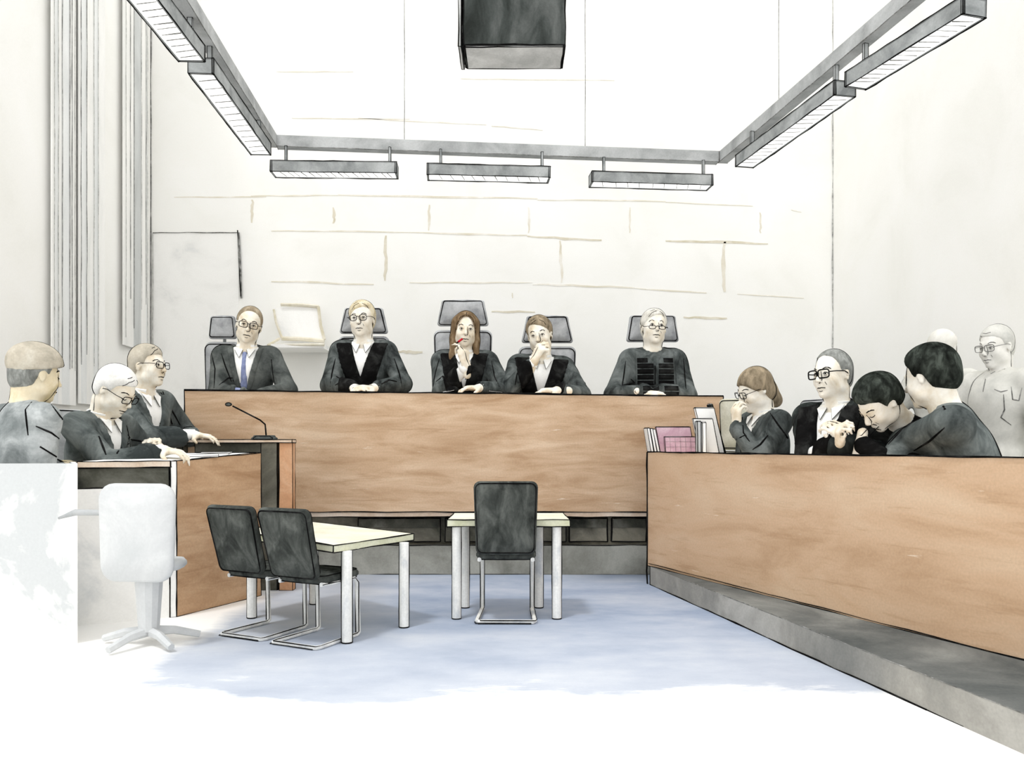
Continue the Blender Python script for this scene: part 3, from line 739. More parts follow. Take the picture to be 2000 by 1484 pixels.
def hand(F, w, d, n, side, curl=35, spread=1.0, k=.004, sc=1.0, thumb=None, fingers=None):
    """five fingers rooted in the palm; w wrist, d towards fingers, n palm normal (fingers curl to it), side = thumb side sign along d x n"""
    w = Vector(w); d = Vector(d).normalized(); n = Vector(n); n = (n-d*n.dot(d)).normalized(); s = d.cross(n)*side
    def P(a, b, c): return w+(d*a+s*b+n*c)*sc
    kn = [(.088,.030,0),(.092,.010,0),(.088,-.011,0),(.078,-.030,.003)]
    for a, b, c in kn: F.cap(P(.005,b*.55,0), P(a,b,c), .016*sc, .0125*sc, .008)
    L = [(.040,.024,.020),(.044,.028,.021),(.041,.025,.020),(.033,.020,.018)]
    for i, (a, b, c) in enumerate(kn):
        p = P(a, b, c); ang = 0; cu = (fingers[i] if fingers else curl)+i*4
        for j, l in enumerate(L[i]):
            ang += math.radians(cu*(1 if j else .75)); dd = d*math.cos(ang)+n*math.sin(ang)+s*(.10*(1.3-i)*spread if j == 0 else 0)
            q = p+dd*l*sc; F.cap(p, q, (.0098-.0007*j)*sc, (.0090-.0009*j)*sc, k); p = q
    td = thumb or (.55,.75,.35)
    p0 = P(.025,.024,.006); t1 = (d*td[0]+s*td[1]+n*td[2]).normalized(); p1 = p0+t1*.045*sc
    t2 = (d*(td[0]+.5)+s*td[1]*.35+n*(td[2]+.25)).normalized(); p2 = p1+t2*.030*sc
    F.cap(p0, p1, .0155*sc, .0115*sc, .008); F.cap(p1, p2, .0112*sc, .009*sc, k)
    F.cap(P(-.05,0,0), P(.01,0,0), .023*sc, .024*sc, .012)

def ik(s, w, l1, l2, hint):
    s = Vector(s); w = Vector(w); d = w-s; L = d.length
    if L > (l1+l2)*.985: kk = L/((l1+l2)*.985); l1 *= kk; l2 *= kk
    a = (l1*l1-l2*l2+L*L)/(2*L); h = math.sqrt(max(0, l1*l1-a*a)); dn = d/L
    hv = Vector(hint); hv = (hv-dn*hv.dot(dn)).normalized()
    return s+dn*a+hv*h

def person(label, hx, hy, depth, S, face, head=(0,0,0), lean=8, side=0, twist=0, floorz=0, standing=False, group=None,
           wrists=None, hands=None, hints=None, skin=SKIN, hair=('short', H_BROWN), outfit='suit', cloth=SUIT, cloth2=SATIN,
           glasses=None, tie=None, vee=(.28,.42), eyes='open', beard=False, sleeve=(.058,.046), bulk=1.0, legs=True, headS=1.0,
           creases=(), creasew=.0038, noface=False, shirt=SHIRT, extra=None, seamr=.0043, inkm=INK, outline=True, neckout=0, hs=1.0, hat=None, kneey=-.25, elbows=None):
    R0 = Matrix.Rotation(math.radians(face), 4, 'Z')
    zt = .08
    T = Matrix.Translation((0,0,.08)) @ RotM(0, lean, side) @ Matrix.Rotation(math.radians(twist), 4, 'Z') @ Matrix.Translation((0,0,-.08))
    NP = T @ Vector((0,.0-neckout*.3,.655)); HM = Matrix.Translation(NP+Vector((0,-neckout,0))) @ RotM(*head) @ Matrix.Translation((0,-.015,.09)) @ Matrix.Scale(headS, 4)
    hc = HM @ Vector((0,0,0))
    W = at(hx, hy, depth); loc = W-(R0 @ (hc*S))
    toL = Matrix.Scale(1/S, 4) @ R0.inverted() @ Matrix.Translation(-loc)
    root = thing('person', label, 'person', loc, math.radians(face), group)
    fz = (floorz-loc.z)/S
    sh = {s: T @ Vector((s*.152*bulk,.005,.545)) for s in (-1, 1)}
    wr = {}
    for s in (-1, 1):
        w = (wrists or {}).get(s)
        if w is None: wr[s] = T @ Vector((s*.14,-.30,.26))
        elif w[0] == 'L': wr[s] = Vector(w[1:])
        elif w[0] == 'H': wr[s] = HM @ Vector(w[1:])
        else: wr[s] = toL @ at(*w)
    el = {s: ik(sh[s], wr[s], .285, .25, (hints or {}).get(s, (s*.9, .3, -.6))) for s in (-1, 1)}
    for s, e_ in (elbows or {}).items(): el[s] = toL @ at(*e_)
    # ---- body: one continuous skin
    B_ = Field((-.62,-.75,min(fz-.02,-.1) if legs else -.12), (.62,.45,1.06), .0105)
    def torso(F, g=0, legs_=False):
        F.ell((0,.0,.10), (.165*bulk+g,.115+g,.115+g), .03, M=T); F.ell((0,.0,.27), (.135*bulk+g,.10+g,.16+g), .05, M=T)
        F.ell((0,-.005,.43), (.158*bulk+g,.112+g,.155+g), .05, M=T); F.cap((-.12*bulk,.01,.555), (.12*bulk,.01,.555), .05+g, None, .05, M=T)
        F.cap((0,.012,.56), (0,.005,.62), .062+g*.6, .05+g*.3, .04, M=T)
    torso(B_, -.012)
    for s in (-1, 1):
        B_.cap(sh[s], el[s], .046, .037, .03); B_.cap(el[s], wr[s], .037, .026, .015)
        hh = (hands or {}).get(s, {})
        if hh is not None:
            d = hh.get('d'); fore = (wr[s]-el[s]).normalized()
            if d is None: d = fore
            elif isinstance(d, tuple): d = Vector(d)
            hand(B_, wr[s], d, hh.get('n', (0,0,-1)), hh.get('side', s), hh.get('curl', 30), thumb=hh.get('thumb'), fingers=hh.get('fingers'), sc=1.06*hs)
    kn = {}
    for s in (-1, 1):
        if standing: k_ = Vector((s*.10,-.02,fz*.5)); an = Vector((s*.11,.02,fz+.07))
        else: k_ = Vector((s*.12,kneey,.02)); an = Vector((s*.12,kneey+.15,fz+.07))
        kn[s] = (k_, an)
        B_.cap((s*.09,0,.06), k_, .075, .052, .03); B_.cap(k_, an, .050, .034, .02); B_.cap(an+Vector((0,.02,-.035)), an+Vector((0,-.15,-.045)), .032, .026, .02)
    # head
    HB = Field([hc[i]-.19*headS for i in range(3)], [hc[i]+.19*headS for i in range(3)], .0062)
    for F in (B_,):
        F.cap((0,.028,-.07), (0,.03,-.03), .053*headS, .055*headS, .02, M=HM); F.cap(HM @ Vector((0,.03,-.07)), T @ Vector((0,.01,.57)), .052*headS, .062, .03)
    q = headS
    def headprims(F):
        F.ell((0,.014,.032), (.0745*q,.093*q,.086*q), .01, M=HM); F.ell((0,-.026,-.032), (.059*q,.062*q,.080*q), .025, M=HM)
        F.ell((0,-.068,-.094), (.024*q,.020*q,.018*q), .022, M=HM)
        for s in (-1, 1):
            F.ell((s*.036,-.052,-.028), (.026*q,.028*q,.026*q), .018, M=HM); F.ell((s*.050,-.012,-.062), (.018*q,.03*q,.026*q), .02, M=HM)
        F.cap((-.030,-.078,.026), (.030,-.078,.026), .010*q, None, .014, M=HM)
        for s in (-1, 1):
            F.ell((s*.030,-.097,.004), (.015*q,.012*q,.011*q), .009, sub=True, M=HM)
            F.ell((s*.030,-.077,.004), (.0125*q,.0125*q,.011*q), .003, M=HM)
        F.cap((0,-.088,.012), (0,-.108,-.026), .0075*q, .0115*q, .008, M=HM)
        for s in (-1, 1): F.ell((s*.011,-.100,-.031), (.008*q,.009*q,.007*q), .006, M=HM)
        F.ell((0,-.088,-.054), (.021*q,.010*q,.0065*q), .007, M=HM); F.ell((0,-.086,-.067), (.018*q,.010*q,.0065*q), .007, M=HM)
        F.cap((-.020,-.100,-.0605), (.020,-.100,-.0605), .0022, None, .004, sub=True, M=HM)
        for s in (-1, 1):
            F.ell((s*.076,.010,-.004), (.009*q,.018*q,.030*q), .006, M=HM); F.ell((s*.083,.006,.0), (.006*q,.009*q,.016*q), .004, sub=True, M=HM)
    headprims(B_)
    # garment fields share one grid
    G0 = Field((-.60,-.72,-.14), (.60,.42,.80), .0105)
    J = G0; torso(J, .012 if outfit != 'robe' else .014)
    wideb = .03 if outfit == 'robe' else .0
    J.ell((0,.0,.06), (.185*bulk+wideb,.13+wideb,.12), .05, M=T)
    for s in (-1, 1):
        ra, rb = sleeve
        J.ell(sh[s]+Vector((0,0,-.004)), (.056,.058,.052), .035)
        J.cap(sh[s], el[s], ra+.008, ra, .03)
        wd = (wr[s]-el[s]); J.cap(el[s], el[s]+wd*(.93 if outfit != 'robe' else .90), ra, rb, .02)
    vz, vw = vee
    tx = lambda: T
    def Vreg(x, y, z): return np.maximum(np.maximum(np.abs(x)-np.maximum(z-vz, 0)*vw, vz-z), y-.015)
    Sh = None
    parts = []
    full = J.copy()
    openj = outfit in ('robe', 'suit')
    if openj:
        J.cut(lambda x, y, z: -Vreg(x, y, z), M=T)
    # neck opening
    nr = (.056,.075) if outfit in ('robe','suit','vest') else (.049,.062)
    J.cap((0,.0,.592), (0,-.02,.75), nr[0], nr[1], .004, sub=True, M=T)
    Jm = J
    if outfit in ('robe', 'suit'):
        Sh = full.copy().grow(-.012); Sh.cut(lambda x, y, z: np.maximum(np.maximum(np.abs(x)-np.maximum(z-vz+.04, 0)*(vw+.12)-.012, vz-.05-z), y-.02), M=T)
        Sh.cap((0,-.012,.575), (0,-.02,.72), .050, .058, .004, sub=True, M=T)
    out = []
    Vb, Fb = B_.mesh(); Vb = smoothv(Vb, Fb, 1)
    Vj, Fj = Jm.mesh(); Vj = smoothv(Vj, Fj, 2)
    view = (R0.inverted().to_3x3() @ Vector((W.x, W.y, 0))).normalized()      # horizontal, from the viewer's side of the room
    # faces drawn on the skin
    mb = MB(); mb.raw(Vb*S, [tuple(map(int, f)) for f in Fb], skin)
    bvh = BVHTree.FromPolygons([Vector(v) for v in Vb], [tuple(map(int, f)) for f in Fb])
    def onface(pts, r=.0022, mat=None, lift=.0006, src=-.3):
        mat = mat or inkm; res = []
        for x, z in pts:
            o = HM @ Vector((x, src, z)); dd = (HM.to_3x3() @ Vector((0, 1, 0))).normalized()
            h = bvh.ray_cast(o, dd)
            if h[0] is not None: res.append((h[0]-dd*lift)*S)
        if len(res) > 1: mb.tube(res, [r*S*(.6+.6*math.sin(math.pi*(i+.5)/len(res))) for i in range(len(res))], mat, 5)
    if not noface:
        for s in (-1, 1):
            onface([(s*.046,.026),(s*.040,.032),(s*.030,.034),(s*.018,.029)], .0026)
            if eyes == 'open':
                onface([(s*.042,.003),(s*.036,.010),(s*.028,.012),(s*.019,.005)], .0020)
                onface([(s*.038,-.002),(s*.029,-.005),(s*.021,.0)], .0010)
                onface([(s*.030+.0,.008),(s*.030,.001)], .0042)
            else:
                onface([(s*.042,.004),(s*.036,.0),(s*.026,-.001),(s*.019,.003)], .0022)
        onface([(.010,.018),(.013,-.0),(.015,-.024),(.012,-.034),(.0,-.039),(-.006,-.036)], .0018)
        onface([(-.022,-.062),(-.010,-.0600),(.0,-.0615),(.010,-.060),(.022,-.063)], .0024)
        onface([(-.010,-.075),(.0,-.0775),(.010,-.075)], .0015)
        onface([(.026,-.034),(.031,-.048)], .0012)
    hi = HM.inverted()
    if outline:
        seam(mb, Vb, Fb, hc, view, .0026, inkm, keep=lambda p: (hi @ p).z > -.125 and (hi @ p).length < .17, S=S)
    # hands get pen lines too
    for s in (-1, 1):
        if (hands or {}).get(s, {}) is not None:
            seam(mb, Vb, Fb, wr[s]+(wr[s]-el[s]).normalized()*.05, (view+Vector((0,0,.15))).normalized(), .0022, inkm, keep=lambda p: (p-wr[s]).length < .20 and (p-wr[s]).dot(wr[s]-el[s]) > .0, S=S)
    mb.build('body', root, True)
    # ---- clothing
    def garment(name, F_, mat, sm=2, lines=True, label=None, r=None, extra_lines=(), keep=None):
        if isinstance(F_, tuple): v, f = F_
        else:
            v, f = F_.mesh()
            if len(f) == 0: return None
            v = smoothv(v, f, sm)
            cs = comps(v, f)
            if len(cs) > 1:
                return [garment(name, c_, mat, sm, lines, label, r, extra_lines, keep) for c_ in cs][0]
            if cs: v, f = cs[0]
        m = MB(); m.raw(v*S, [tuple(map(int, q)) for q in f], mat)
        if lines: seam(m, v, f, T @ Vector((0,0,.4)), view, r or seamr, inkm, S=S, keep=keep)
        if extra_lines:
            bv = BVHTree.FromPolygons([Vector(q) for q in v], [tuple(map(int, q)) for q in f])
            camL = toL @ Vector((0,0,EYE))
            for ln in extra_lines:
                w_ = creasew*(ln[0] if isinstance(ln[0], (int, float)) else 1); pts = ln[1:] if isinstance(ln[0], (int, float)) else ln
                res = []; dense = []
                for a_, b_ in zip(pts, pts[1:]):
                    nn_ = max(2, int(math.hypot(b_[0]-a_[0], b_[1]-a_[1])/7))
                    dense += [(a_[0]+(b_[0]-a_[0])*i/nn_, a_[1]+(b_[1]-a_[1])*i/nn_) for i in range(nn_)]
                dense.append(pts[-1])
                for x, y in dense:
                    tgt = toL @ at(x, y, depth); dd = (tgt-camL).normalized(); h = bv.ray_cast(camL, dd)
                    if h[0] is None:
                        h = bv.find_nearest(tgt)
                        if h[0] is None or (h[0]-tgt).length > .30: continue
                        h2 = bv.find_nearest(camL+dd*((h[0]-camL).dot(dd)))
                        if (h2[0]-(camL+dd*((h[0]-camL).dot(dd)))).length > .05: continue
                        h = h2
                    if res and (h[0]-res[-1]).length > .12:
                        if len(res) > 1: m.tube([p*S for p in res], w_*S, inkm, 5)
                        res = []
                    res.append(h[0])
                if len(res) > 1: m.tube([p*S for p in res], [w_*S*(.45+.75*math.sin(math.pi*(i+.5)/len(res))) for i in range(len(res))], inkm, 5)
        o = m.build(name, root, True)
        if label: o['label'] = label
        return o
    jn = {'robe':'robe', 'suit':'jacket', 'vest':'shirt', 'coat':'coat', 'black':'jumper'}[outfit]
    garment(jn, (Vj, Fj), cloth, extra_lines=creases)
    shirt_o = garment('shirt', Sh, shirt, lines=False) if Sh is not None else None
    if openj:
        # facings or lapels either side of the opening
        band = .100 if outfit == 'robe' else .038
        Lp = full.copy(); Lp.grow(.007)
        lowz = -.02 if outfit == 'robe' else vz-.02
        Lp.cut(lambda x, y, z: np.maximum(np.maximum(np.maximum(np.abs(np.abs(x)-np.maximum(z-vz, 0)*vw-band/2)-band/2*(np.clip((z-vz)/.2+.45, .45, 1) if outfit == 'suit' else 1), y-.02), lowz-z), z-.60), M=T)
        Lp.cap((0,.0,.585), (0,-.02,.75), .052, .075, .004, sub=True, M=T)
        Lp.cut(lambda x, y, z: -Vreg(x, y, z), M=T)
        # lies only on the chest, never on the sleeves
        garment('facing' if outfit == 'robe' else 'lapel', Lp, cloth2 if outfit == 'robe' else cloth, 1, lines=False, extra_lines=())
        # shirt collar: two points
        cl = MB()
        for s in (-1, 1):
            P4 = [(s*.052,.0,.615),(s*.012,-.066,.585),(s*.030,-.098,.535),(s*.062,-.060,.585)]
            a_ = [T @ Vector(p) for p in P4]; nrm = (a_[1]-a_[0]).cross(a_[3]-a_[0]).normalized()*.004*(1 if s > 0 else -1)
            vs = [p*S for p in a_]+[(p+nrm)*S for p in a_]
            cl.raw(vs, [(3,2,1,0),(4,5,6,7),(0,1,5,4),(1,2,6,5),(2,3,7,6),(3,0,4,7)], shirt)
            for i, j in ((0,1),(1,2),(2,3)): cl.ink([vs[i], vs[j]], .0020*S, inkm, wob=.2)
        cn = MB(); 
        ring = [T @ Vector((.055*math.sin(a),.012-.058*math.cos(a),.612+.0*a)) for a in [math.radians(30+i*20) for i in range(16)]]
        cl.tube([p*S for p in ring], .013*S, shirt, 6)
        cl.build('collar', shirt_o or root)
    if tie:
        Tf = full.copy().grow(-.006)
        Tf.cut(lambda x, y, z: np.maximum(np.maximum(np.abs(x)-np.where(z > .535, .016, .011+(.56-z)*.062), y+.03), np.maximum(.12-z, z-.575)), M=T)
        garment('tie', Tf, tie, 1, lines=False)
    if outfit == 'vest':
        Vf = full.copy().grow(.012)
        Vf.cut(lambda x, y, z: np.maximum(np.maximum(np.abs(x)-(.125+.0*z), .06-z), z-.60), M=T)
        Vf.cut(lambda x, y, z: -np.maximum(np.maximum(np.abs(x)-np.maximum(z-.50, 0)*.6, .50-z), y-.02), M=T)
        Vf.cap((0,.0,.585), (0,-.02,.75), .060, .08, .004, sub=True, M=T)
        v, f = Vf.mesh(); v = smoothv(v, f, 2)
        vest_o = garment('vest', (v, f), cloth2, extra_lines=extra['vestlines'] if extra else ())
        bv = BVHTree.FromPolygons([Vector(q_) for q_ in v], [tuple(map(int, q_)) for q_ in f])
        for i in range(7):
            for s in (-1, 1):
                z = .548-.036*i; rb = MB(); rows = []
                for zz in (0, .008, .017, .026):
                    row = []
                    for t in range(7):
                        x = s*(.016+.098*t/6) if i else s*(.05+.064*t/6)
                        o_ = T @ Vector((x,-.4,z-zz-(.010*math.sin(math.pi*t/6) if 0 < zz < .03 else 0)*0)); dd = (T.to_3x3() @ Vector((0,1,0))).normalized()
                        h = bv.ray_cast(o_, dd); p = h[0] if h[0] is not None else o_+dd*.28
                        lift = .009*math.sin(math.pi*(t+.4)/6.8)*math.sin(math.pi*(zz+.003)/.032); row.append((p-dd*(lift+.001))*S)
                    rows.append(row)
                vs = [p for r_ in rows for p in r_]
                back_ = [p+(T.to_3x3() @ Vector((0,.006,0)))*S for p in vs]
                fs = [(a*7+b, a*7+b+1, (a+1)*7+b+1, (a+1)*7+b) for a in range(3) for b in range(6)]
                rb.raw(vs, fs, SATIN); rb.raw(back_, [g_[::-1] for g_ in fs], SATIN)
                rb.tube(rows[0], .0030*S, inkm, 5); rb.build('pouch', vest_o)
    # legs
    if legs:
        Tr = Field((-.30,-.62,min(fz-.02,-.1)), (.30,.25,.16), .013)
        for s in (-1, 1):
            k_, an = kn[s]; Tr.cap((s*.09,0,.06), k_, .088, .066, .03); Tr.cap(k_, an+Vector((0,0,.03)), .064, .054, .02)
        v, f = Tr.mesh(); v = smoothv(v, f, 1); m = MB(); m.raw(v*S, [tuple(map(int, q_)) for q_ in f], cloth if outfit != 'robe' else ROBED); m.build('trousers', root, True)
        for s in (-1, 1):
            Sf = Field((kn[s][1]+Vector((-.07,-.25,-.09)))[:], (kn[s][1]+Vector((.07,.12,.08)))[:], .012)
            an = kn[s][1]; Sf.cap(an+Vector((0,.02,-.03)), an+Vector((0,-.16,-.042)), .042, .034, .02); Sf.cap(an, an+Vector((0,.01,-.03)), .045, .045, .02)
            v, f = Sf.mesh(); m = MB(); m.raw(v*S, [tuple(map(int, q_)) for q_ in f], SATIN); m.build('shoe', root, True)
    # ---- hair
    if hair:
        kind, hm = hair[0], hair[1]
        Hf = Field([hc[i]-.30*q for i in range(3)], [hc[i]+.20*q for i in range(3)], .0085)
        g = .011 if kind not in ('bald', 'crop') else .006
        if kind == 'thick' or kind == 'back': g = .020
        Hf.ell((0,.016,.034), ((.0765+g)*q,(.095+g)*q,(.088+g)*q), .01, M=HM)
        if kind in ('short', 'bald', 'back', 'thick', 'bob', 'crop'): Hf.ell((0,.045,-.03), ((.062+g*.6)*q,(.055+g)*q,(.06+g)*q), .03, M=HM)
        key = {'thick':'short', 'crop':'short', 'hat':'short'}.get(kind, kind)
        ln = HEADLINE[key]; ys = np.array([p[0] for p in ln]); zs = np.array([p[1] for p in ln])
        if kind == 'long':
            for s in (-1, 1):
                Hf.cap((s*.060,.015,.05), (s*.072,.0,-.06), .034, .026, .02, M=HM); Hf.cap((s*.072,.0,-.06), (s*.082,-.035,-.165), .026, .018, .02, M=HM)
                Hf.cap((s*.082,-.035,-.165), (s*.095,-.06,-.23), .018, .008, .015, M=HM)
            Hf.ell((0,.06,-.06), (.075,.045,.13), .03, M=HM)
            Hf.cut(lambda x, y, z: np.where((y < -.02) & (z > -.075), np.maximum(-(np.sqrt((x/.058)**2+((z+.010)/.098)**2)-1)*.05, -1), -1), M=HM)
            Hf.cut(lambda x, y, z: np.where((y < .0) & (z < -.07) & (z > -.30), .052-np.abs(x), -1), M=HM)
        elif kind == 'bob':
            Hf.ell((0,.085,-.045), (.060,.048,.070), .03, M=HM); Hf.ell((0,.105,-.100), (.046,.040,.045), .03, M=HM)
            Hf.cut(lambda x, y, z: (np.interp(y, ys, zs)-z)*.7, M=HM) if False else Hf.cut(lambda x, y, z: np.where(y < .055, (np.interp(y, ys, zs)-z)*.7, -1), M=HM)
        else:
            part = hair[2] if len(hair) > 2 else 0
            gx, gy, gz = np.meshgrid(*Hf.ax, indexing='ij', sparse=True); lx, ly, lz = Hf.local(HM, gx, gy, gz)
            Hf.F = (Hf.F+g*.85*np.clip(1-(lz-np.interp(ly, ys, zs))/.045, 0, 1)**1.5).astype(np.float32)
            Hf.cut(lambda x, y, z: (np.interp(y, ys, zs)+np.where(y < -.03, part*x*.8+np.abs(part)*.01, 0)-z)*.7, M=HM)
            if kind == 'back': Hf.cap((-.05,-.055,.092), (.04,-.05,.10), .022, .022, .02, M=HM)
        v, f = Hf.mesh(); v = smoothv(v, f, 1); m = MB(); m.raw(v*S, [tuple(map(int, q_)) for q_ in f], hm)
        if outline: seam(m, v, f, hc, view, .0028, inkm, S=S)
        # combed strands lying on the hair
        bh = BVHTree.FromPolygons([Vector(q_) for q_ in v], [tuple(map(int, q_)) for q_ in f])
        strands = {'short': [[(.0,.10),(-.03,.085),(-.055,.05)],[(.02,.10),(.045,.085),(.06,.055)],[(-.01,.11),(-.045,.095)]],
                   'thick': [],
                   'long': [[(.0,.115),(.0,.085)],[(.005,.10),(.04,.08),(.062,.03),(.066,-.03)],[(-.005,.10),(-.04,.08),(-.062,.03),(-.066,-.03)]],
                   'bald': [], 'back': [], 'crop': [[(-.03,.09),(.0,.085),(.03,.09)],[(-.05,.075),(-.02,.07)]], 'bob': []}.get(kind, [])
        for st in strands:
            res = []
            for a_, b_ in zip(st, st[1:]):
                for i in range(4):
                    t = i/4; o_ = HM @ Vector((a_[0]+(b_[0]-a_[0])*t,-.3,a_[1]+(b_[1]-a_[1])*t)); dd = (HM.to_3x3() @ Vector((0,1,0))).normalized(); h = bh.ray_cast(o_, dd)
                    if h[0] is not None: res.append(h[0]*S)
            if len(res) > 1: m.tube(res, .0018*S, inkm, 5)
        m.build('hair', root, True)
    if hat:
        Ht = Field([hc[i]-.22*q for i in range(3)], [hc[i]+.22*q for i in range(3)], .009)
        Ht.ell((0,.012,.052), (.098*q,.116*q,.094*q), .01, M=HM)
        Ht.cut(lambda x, y, z: (.030-.25*y-z)*.9, M=HM)
        v, f = Ht.mesh(); v = smoothv(v, f, 1); m = MB(); m.raw(v*S, [tuple(map(int, q_)) for q_ in f], hat); seam(m, v, f, hc, view, .0028, inkm, S=S); m.build('cap', root, True)
    if glasses:
        m = MB(); gm = inkm; kind = glasses
        def GP(x, y, z): return (HM @ Vector((x,y,z)))*S
        zc = .004 if kind != 'low' else -.016
        w_, h_ = {'round':(.0235,.019), 'square':(.0255,.018), 'low':(.021,.0115), 'big':(.028,.020)}[kind]
        yy = -.104 if kind != 'low' else -.108
        rr = .0022 if kind != 'big' else .0034
        for s in (-1, 1):
            cx = s*.0315; pts = []
            for i in range(16):
                a_ = 2*math.pi*i/16; ex = .5 if kind in ('square', 'big') else .85
                cxx = math.copysign(abs(math.cos(a_))**ex, math.cos(a_)); szz = math.copysign(abs(math.sin(a_))**ex, math.sin(a_))
                pts.append(GP(cx+w_*cxx, yy+abs(cx+w_*cxx)*.16, zc+h_*szz))
            m.tube(pts, rr*S, gm, 6, True)
            m.tube([GP(s*(.0315+w_),yy+.010,zc+.006), GP(s*.077,-.065,zc+.008), GP(s*.081,-.01,.012), GP(s*.079,.012,.004), GP(s*.078,.020,-.012)], rr*.8*S, gm, 5)
        m.tube([GP(-.0085,yy,zc+.004), GP(0,yy-.004,zc+.008), GP(.0085,yy,zc+.004)], rr*S, gm, 5)
        m.build('glasses', root, True)
    for s in (-1, 1):
        if (hands or {}).get(s, {}) is not None and outfit in ('robe', 'suit'):
            m = MB(); dd = (wr[s]-el[s]).normalized(); m.tube([(wr[s]-dd*.035)*S, (wr[s]+dd*.004)*S], [.036*S,.034*S], shirt, 12); m.build('cuff', shirt_o or root, True)
    root['_S'] = S
    del root['_S']
    return dict(root=root, HM=HM, S=S, loc=loc, R0=R0, T=T, wr=wr, toW=Matrix.Translation(loc) @ R0 @ Matrix.Scale(S, 4))
# ------------------------------------------------------------------ office chairs
def office_chair(label, px, seatz, depth, face, headrest, back, S=1.3, mat=SEATG, floorz=.30, group='swivel chairs of the judges', dy=.17, gap=True):
    """px: centre column; headrest=(z0,z1,halfwidth bottom, top); back=(ztop, halfwidth) in world metres; faces -y turned by face"""
    X = (px-1000)*(depth+dy*S)/FP
    t = thing('swivel_chair', label, 'chair', (X, depth, floorz), math.radians(face), group)
    sz = seatz-floorz
    if headrest:
        z0, z1, w0, w1 = headrest
        mb = MB(); mb.pad(rrect(w0, w1, z0-floorz, z1-floorz, .022, 3, .008), .06, Matrix.Translation((0,dy*S+.02,0)), mat, .0055, .006); mb.build('headrest', t, True)
        mb = MB(); mb.tube([(0,dy*S+.06,z0-floorz+.05),(0,dy*S+.06,back[0]-floorz-.08)], .014, LAMPG, 8); mb.build('headrest_post', t)
    mb = MB(); mb.pad(rrect(back[1]*.9, back[1], sz+.02, back[0]-floorz, .05, 4), .07, Matrix.Translation((0,dy*S+.02,0)), mat, .005, .006); mb.build('backrest', t, True)
    mb = MB(); mb.pad([(x, z) for x, z in rrect(.26,.25,-.50,.0,.06,4)], .08, Matrix.Translation((0,dy*S,sz-.05)) @ Matrix.Rotation(math.radians(-90),4,'X') @ Matrix.Scale(-1,4,(0,0,1)) @ Matrix.Identity(4), mat, .004, .008)
    mb.build('seat', t, True)
    mb = MB(); mb.tube([(0,-.02,.09),(0,-.02,sz-.08)], .03, LAMPG, 10); mb.build('column', t)
    mb = MB()
    for k in range(5):
        a = math.radians(90+72*k); mb.tube([(0,-.02,.085),(.25*math.cos(a),-.02+.25*math.sin(a),.04)], [.025,.018], LAMPG, 6)
    sb = mb.build('star_base', t)
    for k in range(5):
        a = math.radians(90+72*k); mb = MB(); mb.ball((.25*math.cos(a),-.02+.25*math.sin(a),.022), .022, SATIN, nu=8, nv=6); mb.build('caster', sb, True)
    return t
JD = 6.85
def zpx(y, d): return EYE+(HZ-y)*d/FP
def jchair(label, px, top, bot, w0, w1, btop, bw, seatz, face=0):
    d = JD+.24; k = d/FP
    return office_chair(label, px, seatz, JD, face, (zpx(bot,d), zpx(top,d), w0*k, w1*k), (zpx(btop,d), bw*k))
jchair('grey swivel chair behind the man with the blue tie, turned aside', 434, 618, 662, 27, 24, 668, 34, 1.0, 0)
jchair('grey swivel chair behind the blond woman in glasses', 710, 602, 652, 47, 38, 657, 50, 1.0)
jchair('tall grey swivel chair with the highest headrest, behind the long haired woman', 904, 587, 637, 50, 42, 645, 57, 1.0)
jchair('grey swivel chair behind the man resting his chin on his fist', 1069, 618, 670, 50, 41, 677, 56, 1.0)
jchair('grey swivel chair behind the person in the dark ribbed vest', 1275, 617, 668, 51, 45, 679, 54, 1.0)

JR = dict(depth=JD, S=1.3, floorz=.30, group='judges and clerk along the bench')
CL = {-1: dict(d=(.75,-.5,0), n=(.2,.1,-1), curl=34, side=-1), 1: dict(d=(-.75,-.5,0), n=(-.2,.1,-1), curl=34, side=1)}
person('person in grey suit with glasses and blue tie, first at the long bench', 486, 636, face=8, head=(8,8,10), lean=4, side=0, **JR,
       hair=('bald', H_GREYB), outfit='suit', cloth=SUIT, tie=TIE, glasses='square', skin=SKIN, vee=(.28,.24), bulk=1.02,
       wrists={-1:(478,772,6.50), 1:(508,772,6.50)}, hands={-1:dict(curl=30), 1:dict(curl=30)}, headS=1.0,
       creases=[[(413,690),(420,720),(418,758)],[(432,690),(440,715),(452,745)],[(428,752),(446,738),(456,738)],[(530,702),(533,730),(537,752)],[1.2,(455,742),(470,756)]])
person('person with short blond hair and round glasses in a black robe', 707, 625, face=0, head=(-4,2,-2), lean=5, **JR,
       hair=('short', H_BLOND, .55), outfit='robe', cloth=ROBE, glasses='round', skin=SKINW, vee=(.38,.32),
       wrists={-1:(688,757,6.45), 1:(734,757,6.45)}, hands=CL,
       creases=[[(655,700),(648,730),(645,755)],[(668,705),(678,740),(680,750)],[(657,735),(668,742),(685,745)],[(770,700),(780,730),(785,755)],[1.2,(655,752),(675,742),(690,747)],[1.2,(745,750),(760,742),(775,745)]])
